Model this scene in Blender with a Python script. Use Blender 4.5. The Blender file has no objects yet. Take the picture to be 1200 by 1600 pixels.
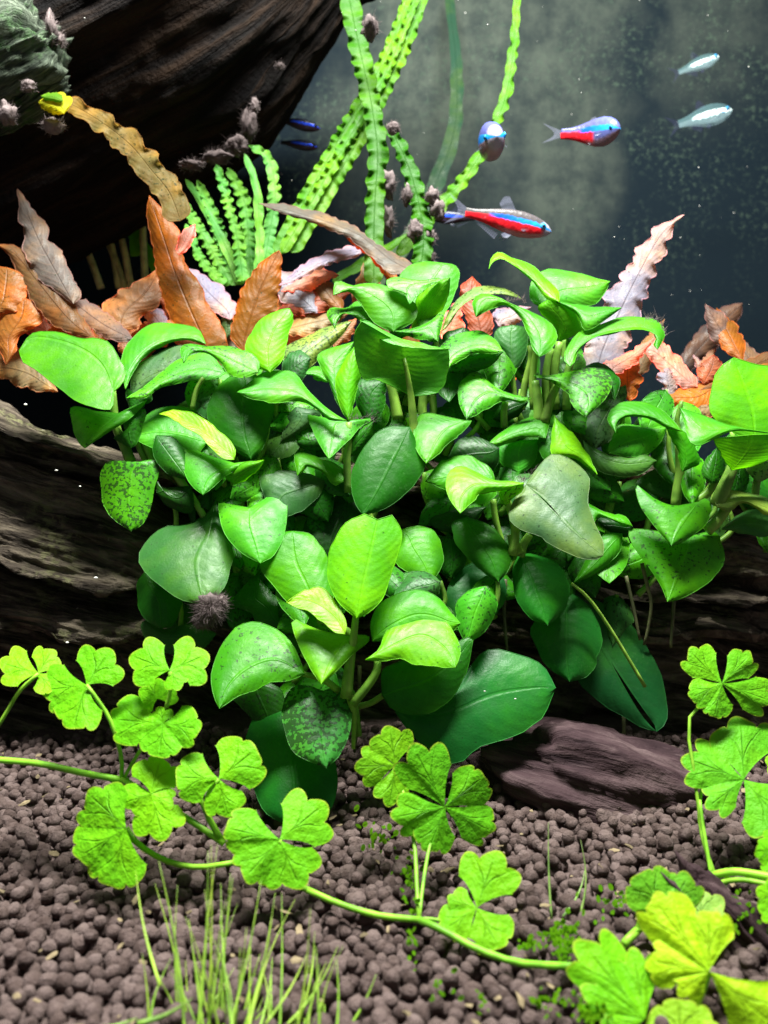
import bpy, math, random
import numpy as np
from mathutils import Vector, Matrix

# ------------------------------------------------------------------ camera, world, lamps
SC = bpy.context.scene
COL = SC.collection
random.seed(7)
RNG = np.random.default_rng(11)
# one Blender unit is 10 cm of the tank
F = 1256.0                      # focal length in photograph pixels (1200 x 1600)
CAM_Z = 0.78
PITCH = math.radians(5.0)
cam_d = bpy.data.cameras.new('camera')
cam = bpy.data.objects.new('camera', cam_d); COL.objects.link(cam)
cam.location = (0, 0, CAM_Z); cam.rotation_euler = (math.radians(90) - PITCH, 0, 0)
cam_d.sensor_fit = 'VERTICAL'; cam_d.sensor_height = 24.0; cam_d.lens = F / 1600 * 24.0
cam_d.clip_start = 0.01; cam_d.clip_end = 100
cam_d.dof.use_dof = True; cam_d.dof.focus_distance = 1.85; cam_d.dof.aperture_fstop = 1.5
SC.camera = cam
W = bpy.data.worlds.new('World'); SC.world = W; W.use_nodes = True
W.node_tree.nodes['Background'].inputs[0].default_value = (0.80, 0.86, 0.92, 1)
W.node_tree.nodes['Background'].inputs[1].default_value = 0.20
def area(name, loc, target, sx, sy, power, col):
    d = bpy.data.lights.new(name, 'AREA'); d.shape = 'RECTANGLE'; d.size = sx; d.size_y = sy
    d.energy = power; d.color = col
    o = bpy.data.objects.new(name, d); COL.objects.link(o); o.location = loc
    o.rotation_euler = (Vector(target) - Vector(loc)).to_track_quat('-Z', 'Y').to_euler()
    return o
area('tank_light', (0.05, 1.55, 4.4), (0.0, 1.9, 0.4), 2.8, 0.4, 1020, (0.96, 1.0, 0.93))
SC.view_settings.view_transform = 'Standard'; SC.view_settings.look = 'None'
SC.view_settings.exposure = 0.0; SC.view_settings.gamma = 1.0
SC.render.engine = 'CYCLES'
SC.cycles.max_bounces = 8; SC.cycles.transparent_max_bounces = 12; SC.cycles.use_denoising = True

# ------------------------------------------------------------------ helpers
_c, _s = math.cos(PITCH), math.sin(PITCH)
def at(p, D):
    """pixel array (n,2) and depth array -> world points (n,3)"""
    p = np.asarray(p, float); D = np.broadcast_to(np.asarray(D, float), p.shape[:-1])
    X = (p[..., 0] - 600) / F * D; V = -(p[..., 1] - 800) / F * D
    return np.stack([X, D * _c + V * _s, CAM_Z - D * _s + V * _c], -1)
def at1(x, y, D): return Vector(at(np.array([x, y]), D))
def ground_D(y, z=0.0):
    v = -(y - 800) / F
    return (z - CAM_Z) / (-_s + v * _c)

def hashn(ix, iy, iz, seed):
    h = (ix * 374761393 + iy * 668265263 + iz * 2147483647 + seed * 1274126177) & 0xffffffff
    h = ((h ^ (h >> 13)) * 1274126177) & 0xffffffff
    return ((h ^ (h >> 16)) & 0xffff) / 65535.0
def vnoise(P, seed=0):
    P = np.asarray(P, float); i = np.floor(P).astype(np.int64); f = P - i; f = f * f * (3 - 2 * f)
    r = 0
    for dx in (0, 1):
        for dy in (0, 1):
            for dz in (0, 1):
                w = (f[..., 0] if dx else 1 - f[..., 0]) * (f[..., 1] if dy else 1 - f[..., 1]) * (f[..., 2] if dz else 1 - f[..., 2])
                r = r + w * hashn(i[..., 0] + dx, i[..., 1] + dy, i[..., 2] + dz, seed)
    return r * 2 - 1
def fbm(P, oct=4, seed=0, gain=0.5):
    a, r, P = 1.0, 0, np.asarray(P, float)
    for k in range(oct):
        r = r + a * vnoise(P, seed + k); P = P * 2.03; a *= gain
    return r

def mesh_np(name, V, Fc, uv=None, smooth=True):
    """V (n,3) world coords, faces list/array; uv per vertex"""
    me = bpy.data.meshes.new(name)
    V = np.asarray(V, float)
    me.from_pydata(V.tolist(), [], [tuple(int(i) for i in f) for f in Fc])
    if smooth: me.polygons.foreach_set('use_smooth', [True] * len(me.polygons))
    if uv is not None:
        l = me.uv_layers.new(name='UVMap')
        vi = np.zeros(len(me.loops), int); me.loops.foreach_get('vertex_index', vi)
        l.data.foreach_set('uv', np.asarray(uv, float)[vi].ravel())
    me.update()
    return me
def link(name, me, mat, parent=None, origin=None, color=None):
    """world-space mesh; origin moved to its own base point"""
    o = bpy.data.objects.new(name, me); COL.objects.link(o)
    if origin is None:
        n = len(me.vertices); co = np.zeros(n * 3); me.vertices.foreach_get('co', co); co = co.reshape(-1, 3)
        origin = co.mean(0)
    origin = Vector(origin)
    me.transform(Matrix.Translation(-origin))
    ploc = Vector(parent['_loc']) if parent is not None else Vector((0, 0, 0))
    o.location = origin - ploc
    if parent is not None: o.parent = parent
    o['_loc'] = tuple(origin)
    if mat and not me.materials: me.materials.append(mat)
    if color is not None: o.color = color
    return o
def thing(name, loc, label, cat, group=None):
    o = bpy.data.objects.new(name, None); COL.objects.link(o); o.location = loc; o.empty_display_size = 0.05
    o['_loc'] = tuple(loc); o['label'] = label; o['category'] = cat
    if group: o['group'] = group
    return o
def tag(o, label=None, cat=None, group=None, kind=None):
    for k, v in (('label', label), ('category', cat), ('group', group), ('kind', kind)):
        if v: o[k] = v
    return o

def crom(P, n, closed=False):
    """Catmull-Rom through P resampled to n points, even arc length"""
    P = np.asarray(P, float)
    if len(P) == 2: return P[0] + (P[1] - P[0]) * np.linspace(0, 1, n)[:, None]
    Q = np.vstack([2 * P[0] - P[1], P, 2 * P[-1] - P[-2]])
    out = []
    for i in range(len(P) - 1):
        p0, p1, p2, p3 = Q[i:i + 4]
        t = np.linspace(0, 1, 12, endpoint=False)[:, None]
        out.append(0.5 * (2 * p1 + (p2 - p0) * t + (2 * p0 - 5 * p1 + 4 * p2 - p3) * t ** 2 + (3 * p1 - p0 - 3 * p2 + p3) * t ** 3))
    out.append(P[-1:]); C = np.vstack(out)
    d = np.concatenate([[0], np.cumsum(np.linalg.norm(np.diff(C, axis=0), axis=1))])
    s = np.linspace(0, d[-1], n)
    return np.stack([np.interp(s, d, C[:, k]) for k in range(C.shape[1])], 1)

def tube_np(P, R, seg=6, cap=True):
    """tube round a world polyline P (n,3) with radii R"""
    P = np.asarray(P, float); n = len(P); R = np.broadcast_to(np.asarray(R, float), (n,))
    T = np.gradient(P, axis=0); T /= np.linalg.norm(T, axis=1)[:, None] + 1e-9
    ref = np.array([0, 0, 1.0]) if abs(T[0, 2]) < .9 else np.array([1.0, 0, 0])
    A = np.cross(T, ref); A /= np.linalg.norm(A, axis=1)[:, None] + 1e-9; B = np.cross(T, A)
    th = np.linspace(0, 2 * np.pi, seg, endpoint=False)
    V = (P[:, None] + R[:, None, None] * (np.cos(th)[None, :, None] * A[:, None] + np.sin(th)[None, :, None] * B[:, None])).reshape(-1, 3)
    Fc = [(i * seg + j, i * seg + (j + 1) % seg, (i + 1) * seg + (j + 1) % seg, (i + 1) * seg + j) for i in range(n - 1) for j in range(seg)]
    if cap: Fc += [tuple(range(seg))[::-1], tuple((n - 1) * seg + j for j in range(seg))]
    uv = np.stack([np.tile(np.arange(seg) / seg, n), np.repeat(np.linspace(0, 1, n), seg)], 1)
    return V, Fc, uv

# ------------------------------------------------------------------ materials
class NT:
    def __init__(s, name):
        s.m = bpy.data.materials.new(name); s.m.use_nodes = True; s.t = s.m.node_tree; s.t.nodes.clear()
        s.out = s.n('ShaderNodeOutputMaterial')
    def n(s, typ, **kw):
        nd = s.t.nodes.new(typ)
        for k, v in kw.items():
            if k.startswith('i_'):
                key = k[2:]; key = int(key) if key.isdigit() else key
                s.set(nd.inputs[key], v)
            else: setattr(nd, k, v)
        return nd
    def set(s, sock, v):
        if isinstance(v, bpy.types.NodeSocket): s.t.links.new(v, sock)
        elif isinstance(v, bpy.types.Node): s.t.links.new(v.outputs[0], sock)
        else:
            if sock.type == 'RGBA' and len(v) == 3: v = (*v, 1)
            sock.default_value = v
    def math(s, op, a, b=None, c=None, clamp=False):
        nd = s.n('ShaderNodeMath', operation=op, use_clamp=clamp); s.set(nd.inputs[0], a)
        if b is not None: s.set(nd.inputs[1], b)
        if c is not None: s.set(nd.inputs[2], c)
        return nd.outputs[0]
    def mix(s, f, a, b, mode='MIX'):
        nd = s.n('ShaderNodeMix', data_type='RGBA', blend_type=mode); s.set(nd.inputs[0], f); s.set(nd.inputs[6], a); s.set(nd.inputs[7], b)
        return nd.outputs[2]
    def ramp(s, f, stops):
        nd = s.n('ShaderNodeValToRGB'); s.set(nd.inputs[0], f); e = nd.color_ramp.elements
        while len(e) < len(stops): e.new(0.5)
        for el, (p, c) in zip(e, stops):
            el.position = p; el.color = (*c, 1) if len(c) == 3 else c
        return nd.outputs[0]
    def mrange(s, v, a, b, c=0.0, d=1.0, smooth=True):
        nd = s.n('ShaderNodeMapRange', interpolation_type='SMOOTHSTEP' if smooth else 'LINEAR')
        for i, x in enumerate((v, a, b, c, d)): s.set(nd.inputs[i], x)
        return nd.outputs[0]
    def noise(s, vec, scale, detail=3, rough=.5, dist=0):
        return s.n('ShaderNodeTexNoise', i_Vector=vec, i_Scale=scale, i_Detail=detail, i_Roughness=rough, i_Distortion=dist).outputs['Fac']
    def coords(s, spread=7.0):
        tc = s.n('ShaderNodeTexCoord'); oi = s.n('ShaderNodeObjectInfo')
        off = s.n('ShaderNodeVectorMath', operation='SCALE'); s.set(off.inputs[0], (1.3, 2.7, 4.1)); s.set(off.inputs['Scale'], s.math('MULTIPLY', oi.outputs['Random'], spread))
        add = s.n('ShaderNodeVectorMath', operation='ADD'); s.set(add.inputs[0], tc.outputs['Object']); s.set(add.inputs[1], off.outputs[0])
        return add.outputs[0], tc, oi
    def finish(s, sh, disp=None):
        s.t.links.new(sh if isinstance(sh, bpy.types.NodeSocket) else sh.outputs[0], s.out.inputs[0]); return s.m
    def bump(s, h, strength=.3, dist=.01):
        return s.n('ShaderNodeBump', i_Height=h, i_Strength=strength, i_Distance=dist).outputs[0]

def leaf_material(name, trans=.38, rough=.40, vein=.06, vein_n=11, spec=.20, bumpd=.004, tcol=(1.25, 1.3, .5), mottled=.4, lit_edge=.12, ribc=(2.0, 1.6, 1.3), riba=.22, mot_col=(.55, .68, .7), mscale=38):
    k = NT(name); co, tc, oi = k.coords()
    sep = k.n('ShaderNodeSeparateXYZ', i_0=tc.outputs['UV']); u, v = sep.outputs[0], sep.outputs[1]
    a = k.math('ABSOLUTE', k.math('SUBTRACT', k.math('MULTIPLY', u, 2.0), 1.0))
    base = oi.outputs['Color']
    n1 = k.noise(co, 7, 3); n2 = k.noise(co, mscale, 4, .6)
    bright = k.mix(k.mrange(n1, .40, .66), k.mix(1.0, base, (.72, .84, 1.0), 'MULTIPLY'), k.mix(1.0, base, (1.55, 1.22, .8), 'MULTIPLY'))
    c = k.mix(k.math('MULTIPLY', k.mrange(n2, .35, .7), mottled), bright, k.mix(1.0, base, mot_col, 'MULTIPLY'))
    # side veins sweeping from the midrib to the margin
    ph = k.math('MULTIPLY', k.math('SUBTRACT', v, k.math('MULTIPLY', k.math('POWER', a, 1.6), .22)), vein_n * 6.2832)
    vs = k.mrange(k.math('SINE', ph), .80, 1.0)
    vs = k.math('MULTIPLY', vs, k.mrange(a, .97, .6))
    c = k.mix(k.math('MULTIPLY', vs, vein), c, k.mix(1.0, base, (2.3, 1.9, 1.5), 'MULTIPLY'))
    rib = k.mrange(a, .07, .01)
    c = k.mix(k.math('MULTIPLY', rib, riba), c, k.mix(1.0, base, ribc, 'MULTIPLY'))
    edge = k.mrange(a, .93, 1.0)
    c = k.mix(k.math('MULTIPLY', edge, lit_edge), c, k.mix(1.0, base, (2.6, 1.7, 2.0), 'MULTIPLY'))  # paler margin paints in the light caught by the leaf edge
    # spots of dark algae, as many as the leaf's own share says
    sp = k.noise(co, 115, 2, .55); big = k.noise(co, 9, 2)
    thr = k.math('SUBTRACT', .755, k.math('MULTIPLY', oi.outputs['Alpha'], k.math('MULTIPLY', k.math('ADD', big, .06), .52)))
    spot = k.mrange(sp, thr, k.math('ADD', thr, .03))
    c = k.mix(k.math('MULTIPLY', spot, .8), c, (.012, .03, .008))
    grain_ = k.noise(co, 230, 2, .6)
    c = k.mix(k.mrange(grain_, .52, .72, 0, .3), c, k.mix(1.0, base, (.4, .5, .55), 'MULTIPLY'))
    # pale film of dust
    overlay = k.math('MULTIPLY', k.mrange(k.noise(co, 160, 2), .56, .72), k.mrange(k.noise(co, 5, 2), .45, .7))
    c = k.mix(k.math('MULTIPLY', overlay, .10), c, (.25, .50, .20))
    h = k.math('ADD', k.math('MULTIPLY', k.math('SINE', ph), .06), k.math('MULTIPLY', k.noise(co, 170, 3, .6), .3))
    h = k.math('ADD', h, k.math('MULTIPLY', k.noise(co, 16, 2), 1.2))
    h = k.math('SUBTRACT', h, k.math('MULTIPLY', rib, .5))
    nb = k.bump(h, .5, bumpd)
    p = k.n('ShaderNodeBsdfPrincipled', i_Roughness=k.mrange(n2, .3, .75, rough - .08, rough + .12)); k.set(p.inputs['Base Color'], c); k.set(p.inputs['Normal'], nb)
    p.inputs['Specular IOR Level'].default_value = spec
    t = k.n('ShaderNodeBsdfTranslucent'); k.set(t.inputs[0], k.mix(1.0, c, tcol, 'MULTIPLY')); k.set(t.inputs[1], nb)
    m = k.n('ShaderNodeMixShader'); k.set(m.inputs[0], trans); k.set(m.inputs[1], p.outputs[0]); k.set(m.inputs[2], t.outputs[0])
    return k.finish(m)
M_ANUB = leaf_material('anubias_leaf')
M_CRYPT = leaf_material('brown_leaf', trans=.5, rough=.4, vein=.12, vein_n=12, tcol=(1.6, 1.05, .6), lit_edge=.35, ribc=(.45, .45, .5), riba=.6, mottled=.55, mot_col=(.5, .45, .5), mscale=26, bumpd=.008)
M_WITHER = leaf_material('withered_leaf', trans=.62, rough=.5, vein=.0, tcol=(1.25, 1.05, .6), lit_edge=.2, ribc=(.6, .55, .5), riba=.5, mottled=.8, mot_col=(.5, .45, .4), mscale=18, bumpd=.008, spec=.1)
M_CRIN = leaf_material('ruffled_leaf', trans=.4, rough=.4, vein=.0, vein_n=3, lit_edge=.3, ribc=(.5, .65, .6), riba=.6, bumpd=.008, spec=.1)

def pennywort_material():
    k = NT('pennywort_leaf'); co, tc, oi = k.coords()
    sep = k.n('ShaderNodeSeparateXYZ', i_0=tc.outputs['UV']); u, v = sep.outputs[0], sep.outputs[1]
    base = oi.outputs['Color']; n1 = k.noise(co, 14, 3)
    c = k.mix(k.mrange(n1, .35, .7), base, k.mix(1.0, base, (1.25, 1.08, .8), 'MULTIPLY'))
    a = k.math('ABSOLUTE', k.math('SUBTRACT', k.math('MULTIPLY', u, 2.0), 1.0))
    br = k.math('ABSOLUTE', k.math('SUBTRACT', a, k.math('MULTIPLY', k.mrange(v, .25, 1.0, 0, .55, False), 1.0)))
    vein = k.math('MAXIMUM', k.mrange(a, .045, .01), k.math('MULTIPLY', k.mrange(br, .05, .01), .7))
    vein = k.math('MULTIPLY', vein, k.mrange(v, .95, .5))
    wob = k.mrange(k.noise(co, 60, 2), .62, .75)
    c = k.mix(k.math('MULTIPLY', vein, .32), c, k.mix(1.0, base, (.35, .55, .5), 'MULTIPLY'))
    c = k.mix(k.mrange(k.noise(co, 30, 4, .6), .45, .65, 0, .22), c, k.mix(1.0, base, (.6, .78, .6), 'MULTIPLY'))
    c = k.mix(k.math('MULTIPLY', wob, .25), c, k.mix(1.0, base, (.6, .75, .5), 'MULTIPLY'))
    c = k.mix(k.mrange(v, .955, 1.0, 0, .45), c, (.50, .45, .05))
    nb = k.bump(k.math('ADD', k.math('MULTIPLY', vein, -.8), k.math('MULTIPLY', k.noise(co, 40, 4, .6), 2.0)), .7, .006)
    p = k.n('ShaderNodeBsdfPrincipled', i_Roughness=.5); k.set(p.inputs['Base Color'], c); k.set(p.inputs['Normal'], nb); p.inputs['Specular IOR Level'].default_value = .12
    t = k.n('ShaderNodeBsdfTranslucent'); k.set(t.inputs[0], k.mix(1.0, c, (1.3, 1.2, .6), 'MULTIPLY'))
    m = k.n('ShaderNodeMixShader', i_0=.38); k.set(m.inputs[1], p.outputs[0]); k.set(m.inputs[2], t.outputs[0])
    return k.finish(m)
M_PENNY = pennywort_material()

def stem_material():
    k = NT('green_stem'); co, tc, oi = k.coords()
    base = oi.outputs['Color']
    c = k.mix(k.mrange(k.noise(co, 25, 3), .4, .65), base, k.mix(1.0, base, (.55, .6, .6), 'MULTIPLY'))
    p = k.n('ShaderNodeBsdfPrincipled', i_Roughness=.4); k.set(p.inputs['Base Color'], c); p.inputs['Specular IOR Level'].default_value = .15
    p.inputs['Subsurface Weight'].default_value = .25; p.inputs['Subsurface Radius'].default_value = (.02, .04, .01); p.inputs['Subsurface Scale'].default_value = .5
    return k.finish(p)
M_STEM = stem_material()

def wood_material(name, dark, mid, light, algae, al_amt, grain=(3, 26, 26), rough=.75, pale=.5, bst=.9):
    k = NT(name); tc = k.n('ShaderNodeTexCoord'); co = tc.outputs['UV']
    tco = tc.outputs['Object']
    mp = k.n('ShaderNodeMapping', i_Vector=co, i_Scale=grain)
    g = k.noise(mp.outputs[0], 1.0, 7, .62, .6)
    g2 = k.noise(k.n('ShaderNodeMapping', i_Vector=co, i_Scale=(grain[0] * 2.5, grain[1] * 4, 1)).outputs[0], 1.0, 5, .6, .8)
    b = k.noise(tco, 5, 5, .6); s = k.noise(tco, 45, 4, .65)
    c = k.ramp(g, [(.30, dark), (.48, mid), (.66, light)])
    c = k.mix(k.math('MULTIPLY', k.mrange(g2, .52, .7), .5), c, light)
    c = k.mix(k.math('MULTIPLY', k.math('MULTIPLY', k.mrange(b, .5, .68), k.mrange(s, .42, .6)), al_amt), c, algae)
    c = k.mix(k.math('MULTIPLY', k.mrange(s, .68, .76), pale), c, (.30, .26, .24))
    h = k.math('ADD', k.math('MULTIPLY', g, 1.0), k.math('ADD', k.math('MULTIPLY', g2, .5), k.math('MULTIPLY', s, .35)))
    p = k.n('ShaderNodeBsdfPrincipled', i_Roughness=rough); k.set(p.inputs['Base Color'], c); k.set(p.inputs['Normal'], k.bump(h, bst, .035)); p.inputs['Specular IOR Level'].default_value = .05
    return k.finish(p)
M_LOG = wood_material('lower_log_wood', (.006, .0046, .004), (.056, .043, .034), (.19, .15, .112), (.17, .165, .08), .8, pale=.6, grain=(5, 22, 22))
M_LOG2 = wood_material('upper_log_wood', (.0020, .0017, .0022), (.0065, .0045, .0042), (.026, .0145, .009), (.012, .014, .010), .15, grain=(1.5, 14, 14), pale=.02)
M_STUB = wood_material('lit_algae_wood', (.008, .010, .008), (.055, .068, .05), (.18, .21, .155), (.05, .14, .03), .6, grain=(4, 22, 22), pale=.3)  # algae-green wood, lightened: the light on the stub is painted in
M_CHUNK = wood_material('purple_wood', (.011, .006, .0075), (.038, .022, .025), (.088, .058, .060), (.06, .035, .036), .2, grain=(3, 8, 8), bst=.45, pale=.1)

def simple(name, col, rough=.7, bump=None, var=.5, trans=0.0, spec=.1):
    k = NT(name); co, tc, oi = k.coords()
    c = k.mix(k.mrange(k.noise(co, bump or 12, 4), .35, .7), col, tuple(x * (1 - var) for x in col))
    p = k.n('ShaderNodeBsdfPrincipled', i_Roughness=rough); k.set(p.inputs['Base Color'], c); p.inputs['Specular IOR Level'].default_value = spec
    if bump: k.set(p.inputs['Normal'], k.bump(k.noise(co, bump * 3, 4), .6, .006))
    if trans:
        t = k.n('ShaderNodeBsdfTranslucent'); k.set(t.inputs[0], c)
        m = k.n('ShaderNodeMixShader', i_0=trans); k.set(m.inputs[1], p.outputs[0]); k.set(m.inputs[2], t.outputs[0])
        return k.finish(m)
    return k.finish(p)
M_ALGAE = simple('brown_algae', (.22, .17, .17), .9, 30, .5, .3)
M_DARKALGAE = simple('dark_algae', (.10, .075, .075), .9, 30, .5, .3)
M_MIDALGAE = simple('grey_brown_algae', (.21, .16, .16), .9, 30, .5, .3)
M_ROOT = simple('root_skin', (.12, .12, .06), .6, 20)
M_SPECK = simple('pale_speck', (.75, .72, .68), .6)

def soil_material():
    k = NT('aqua_soil'); co, tc, oi = k.coords(20)
    g = k.n('ShaderNodeNewGeometry')
    r = g.outputs['Random Per Island']
    rr = k.math('FRACT', k.math('ADD', r, oi.outputs['Random']))
    c = k.ramp(rr, [(0, (.050, .033, .030)), (.55, (.088, .060, .055)), (1.0, (.135, .096, .090))])
    c = k.mix(k.mrange(k.noise(co, 60, 4), .4, .7, 0, .6), c, (.14, .10, .096))
    p = k.n('ShaderNodeBsdfPrincipled', i_Roughness=.8); k.set(p.inputs['Base Color'], c); k.set(p.inputs['Normal'], k.bump(k.noise(co, 90, 5, .7), .9, .012))
    return k.finish(p)
M_SOIL = soil_material()
for n_ in M_SOIL.node_tree.nodes:
    if n_.type == 'BSDF_PRINCIPLED': n_.inputs['Specular IOR Level'].default_value = .06

def back_material():
    k = NT('algae_glass_painted_bands'); tc = k.n('ShaderNodeTexCoord'); co = tc.outputs['Object']
    sep = k.n('ShaderNodeSeparateXYZ', i_0=co); x, z = sep.outputs[0], sep.outputs[2]
    wv = k.math('MULTIPLY', k.math('SUBTRACT', k.noise(co, 1.1, 5, .65), .5), 1.1)
    xw = k.math('ADD', x, wv)
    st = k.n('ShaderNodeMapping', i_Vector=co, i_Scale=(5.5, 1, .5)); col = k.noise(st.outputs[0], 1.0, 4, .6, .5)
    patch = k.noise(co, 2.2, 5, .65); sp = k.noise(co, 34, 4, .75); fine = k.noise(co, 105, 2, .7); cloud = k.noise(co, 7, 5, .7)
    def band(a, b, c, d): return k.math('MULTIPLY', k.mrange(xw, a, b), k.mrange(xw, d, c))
    # painted-in pale bands showing through the pane: wide, narrow running lower, faint by the corner
    overlay = k.math('MULTIPLY', band(-.5, .05, .5, 1.0), k.mrange(z, .1, 1.15))
    overlay = k.math('MAXIMUM', overlay, k.math('MULTIPLY', band(.5, .8, .95, 1.3), k.mrange(z, -.35, .6, .2, .85)))
    overlay = k.math('MAXIMUM', overlay, k.math('MULTIPLY', band(1.2, 1.35, 1.6, 2.2), k.mrange(z, .7, 1.4, 0, .55)))
    overlay = k.math('MULTIPLY', overlay, k.mrange(col, .3, .65, .72, 1.0)); overlay = k.math('MULTIPLY', overlay, k.mrange(cloud, .3, .68, .35, 1.0))
    c = k.mix(k.math('MULTIPLY', overlay, .5), (.0055, .0100, .0145), (.112, .128, .098))
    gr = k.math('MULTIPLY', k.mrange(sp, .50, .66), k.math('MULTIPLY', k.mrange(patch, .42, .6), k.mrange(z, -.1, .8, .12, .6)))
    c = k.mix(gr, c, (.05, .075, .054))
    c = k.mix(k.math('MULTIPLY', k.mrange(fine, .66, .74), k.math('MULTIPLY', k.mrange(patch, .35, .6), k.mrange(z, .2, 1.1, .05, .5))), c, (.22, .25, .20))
    p = k.n('ShaderNodeBsdfPrincipled', i_Roughness=.7); k.set(p.inputs['Base Color'], c)
    p.inputs['Specular IOR Level'].default_value = .03
    return k.finish(p)
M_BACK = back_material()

# ------------------------------------------------------------------ setting: back pane, soil, driftwood
def box_np(x0, x1, y0, y1, z0, z1):
    V = [(x, y, z) for x in (x0, x1) for y in (y0, y1) for z in (z0, z1)]
    return V, [(0, 1, 3, 2), (4, 6, 7, 5), (0, 4, 5, 1), (2, 3, 7, 6), (0, 2, 6, 4), (1, 5, 7, 3)]
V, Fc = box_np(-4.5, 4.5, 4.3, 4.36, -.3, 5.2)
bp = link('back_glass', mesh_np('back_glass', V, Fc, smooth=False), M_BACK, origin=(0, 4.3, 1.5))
tag(bp, kind='structure')

# soil: a sheet under loose round grains
nx, ny = 90, 70
gx, gy = np.meshgrid(np.linspace(-4.4, 4.4, nx), np.linspace(.45, 4.29, ny))
def soil_z(x, y): return .018 * vnoise(np.stack([x * 2.2, y * 2.2, x * 0], -1), 5) - .02
gz = soil_z(gx, gy) - .012
V = np.stack([gx, gy, gz], -1).reshape(-1, 3)
Fc = [(j * nx + i, j * nx + i + 1, (j + 1) * nx + i + 1, (j + 1) * nx + i) for j in range(ny - 1) for i in range(nx - 1)]
soil = link('soil', mesh_np('soil', V, Fc), M_SOIL, origin=(0, 2, 0)); tag(soil, kind='structure')

import bmesh
def ico(sub):
    bm = bmesh.new(); bmesh.ops.create_icosphere(bm, subdivisions=sub, radius=1.0)
    V = np.array([v.co[:] for v in bm.verts]); Fc = [[v.index for v in f.verts] for f in bm.faces]; bm.free(); return V, np.array(Fc)
IV, IF = ico(2)
GV = []
for k in range(14):
    n = fbm(IV * 1.3 + k * 9.1, 2, k)
    GV.append(IV * (1 + .17 * n)[:, None] * np.array([1, RNG.uniform(.85, 1.05), RNG.uniform(.75, .95)]))
def rotm(a, b, c):
    return np.array((Matrix.Rotation(a, 3, 'Z') @ Matrix.Rotation(b, 3, 'X') @ Matrix.Rotation(c, 3, 'Y')))
gr = []
sp = .0265
for iy, y in enumerate(np.arange(.86, 2.16, sp * .88)):
    for x in np.arange(-1.35, 1.35, sp):
        if abs(x) > .75 * y + .12: continue
        xx = x + (iy % 2) * sp / 2 + RNG.uniform(-.011, .011); yy = y + RNG.uniform(-.011, .011)
        gr.append((xx, yy, RNG.uniform(-.005, .005), RNG.uniform(.0115, .0168)))
        if RNG.random() < .22: gr.append((xx + RNG.uniform(-.012, .012), yy + RNG.uniform(-.012, .012), RNG.uniform(.013, .022), RNG.uniform(.010, .0155)))
gr = np.array(gr); gr[:, 2] += soil_z(gr[:, 0], gr[:, 1])
def to_px(P):
    P = np.asarray(P, float) - np.array([0, 0, CAM_Z]); d = P[:, 1] * _c - P[:, 2] * _s; v = P[:, 1] * _s + P[:, 2] * _c
    return 600 + P[:, 0] / d * F, 800 - v / d * F, d
px, py, dd = to_px(gr[:, :3])
infr = (px > 5) & (px < 1195) & (py < 1590) & (py > 1180) & ~((px > 900) & (py > 1380))
near = np.argsort(np.where(infr, dd, 99) - gr[:, 3] * 4)[:300]
isnear = np.zeros(len(gr), bool); isnear[near] = True
gm = [mesh_np('soil_grain', v * (.0142), IF) for v in GV]
for m_ in gm: m_.materials.append(M_SOIL)
soil_loc = Vector(soil['_loc'])
for i in near:
    o = bpy.data.objects.new('soil_grain', gm[int(RNG.integers(14))]); COL.objects.link(o)
    o.parent = soil; o.location = Vector(gr[i, :3]) - soil_loc; o.scale = (gr[i, 3] / (.0142),) * 3
    o.rotation_euler = RNG.uniform(0, 6.28, 3)
VV, FF, off = [], [], 0
for i in np.where(~isnear)[0]:
    R = rotm(*RNG.uniform(0, 6.28, 3))
    VV.append(GV[int(RNG.integers(14))] @ R.T * gr[i, 3] + gr[i, :3]); FF.append(IF + off); off += len(IV)
o = link('soil_grains', mesh_np('soil_grains', np.vstack(VV), np.vstack(FF)), M_SOIL, soil, origin=(0, 1.5, 0)); tag(o, kind='stuff')

VV, FF, off = [], [], 0
iv0, if0 = ico(1)
for i in range(260):
    y = RNG.uniform(.95, 2.0); x = RNG.uniform(-.7, .7) * y; r = RNG.uniform(.002, .007)
    VV.append((iv0 * RNG.uniform(.5, 1.5, iv0.shape) * np.array([r * RNG.uniform(1, 2.6), r, r * .35])) @ rotm(*RNG.uniform(-.5, .5, 3) + np.array([RNG.uniform(0, 6), 0, 0])).T + np.array([x, y, soil_z(np.array(x), np.array(y)) + RNG.uniform(.012, .03)])); FF.append(if0 + off); off += len(iv0)
o = link('plant_scraps', mesh_np('plant_scraps', np.vstack(VV), np.vstack(FF), smooth=False), simple('plant_scrap', (.20, .15, .09), .8, 30, .6), soil, origin=(0, 1.5, 0)); tag(o, kind='stuff')

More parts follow.
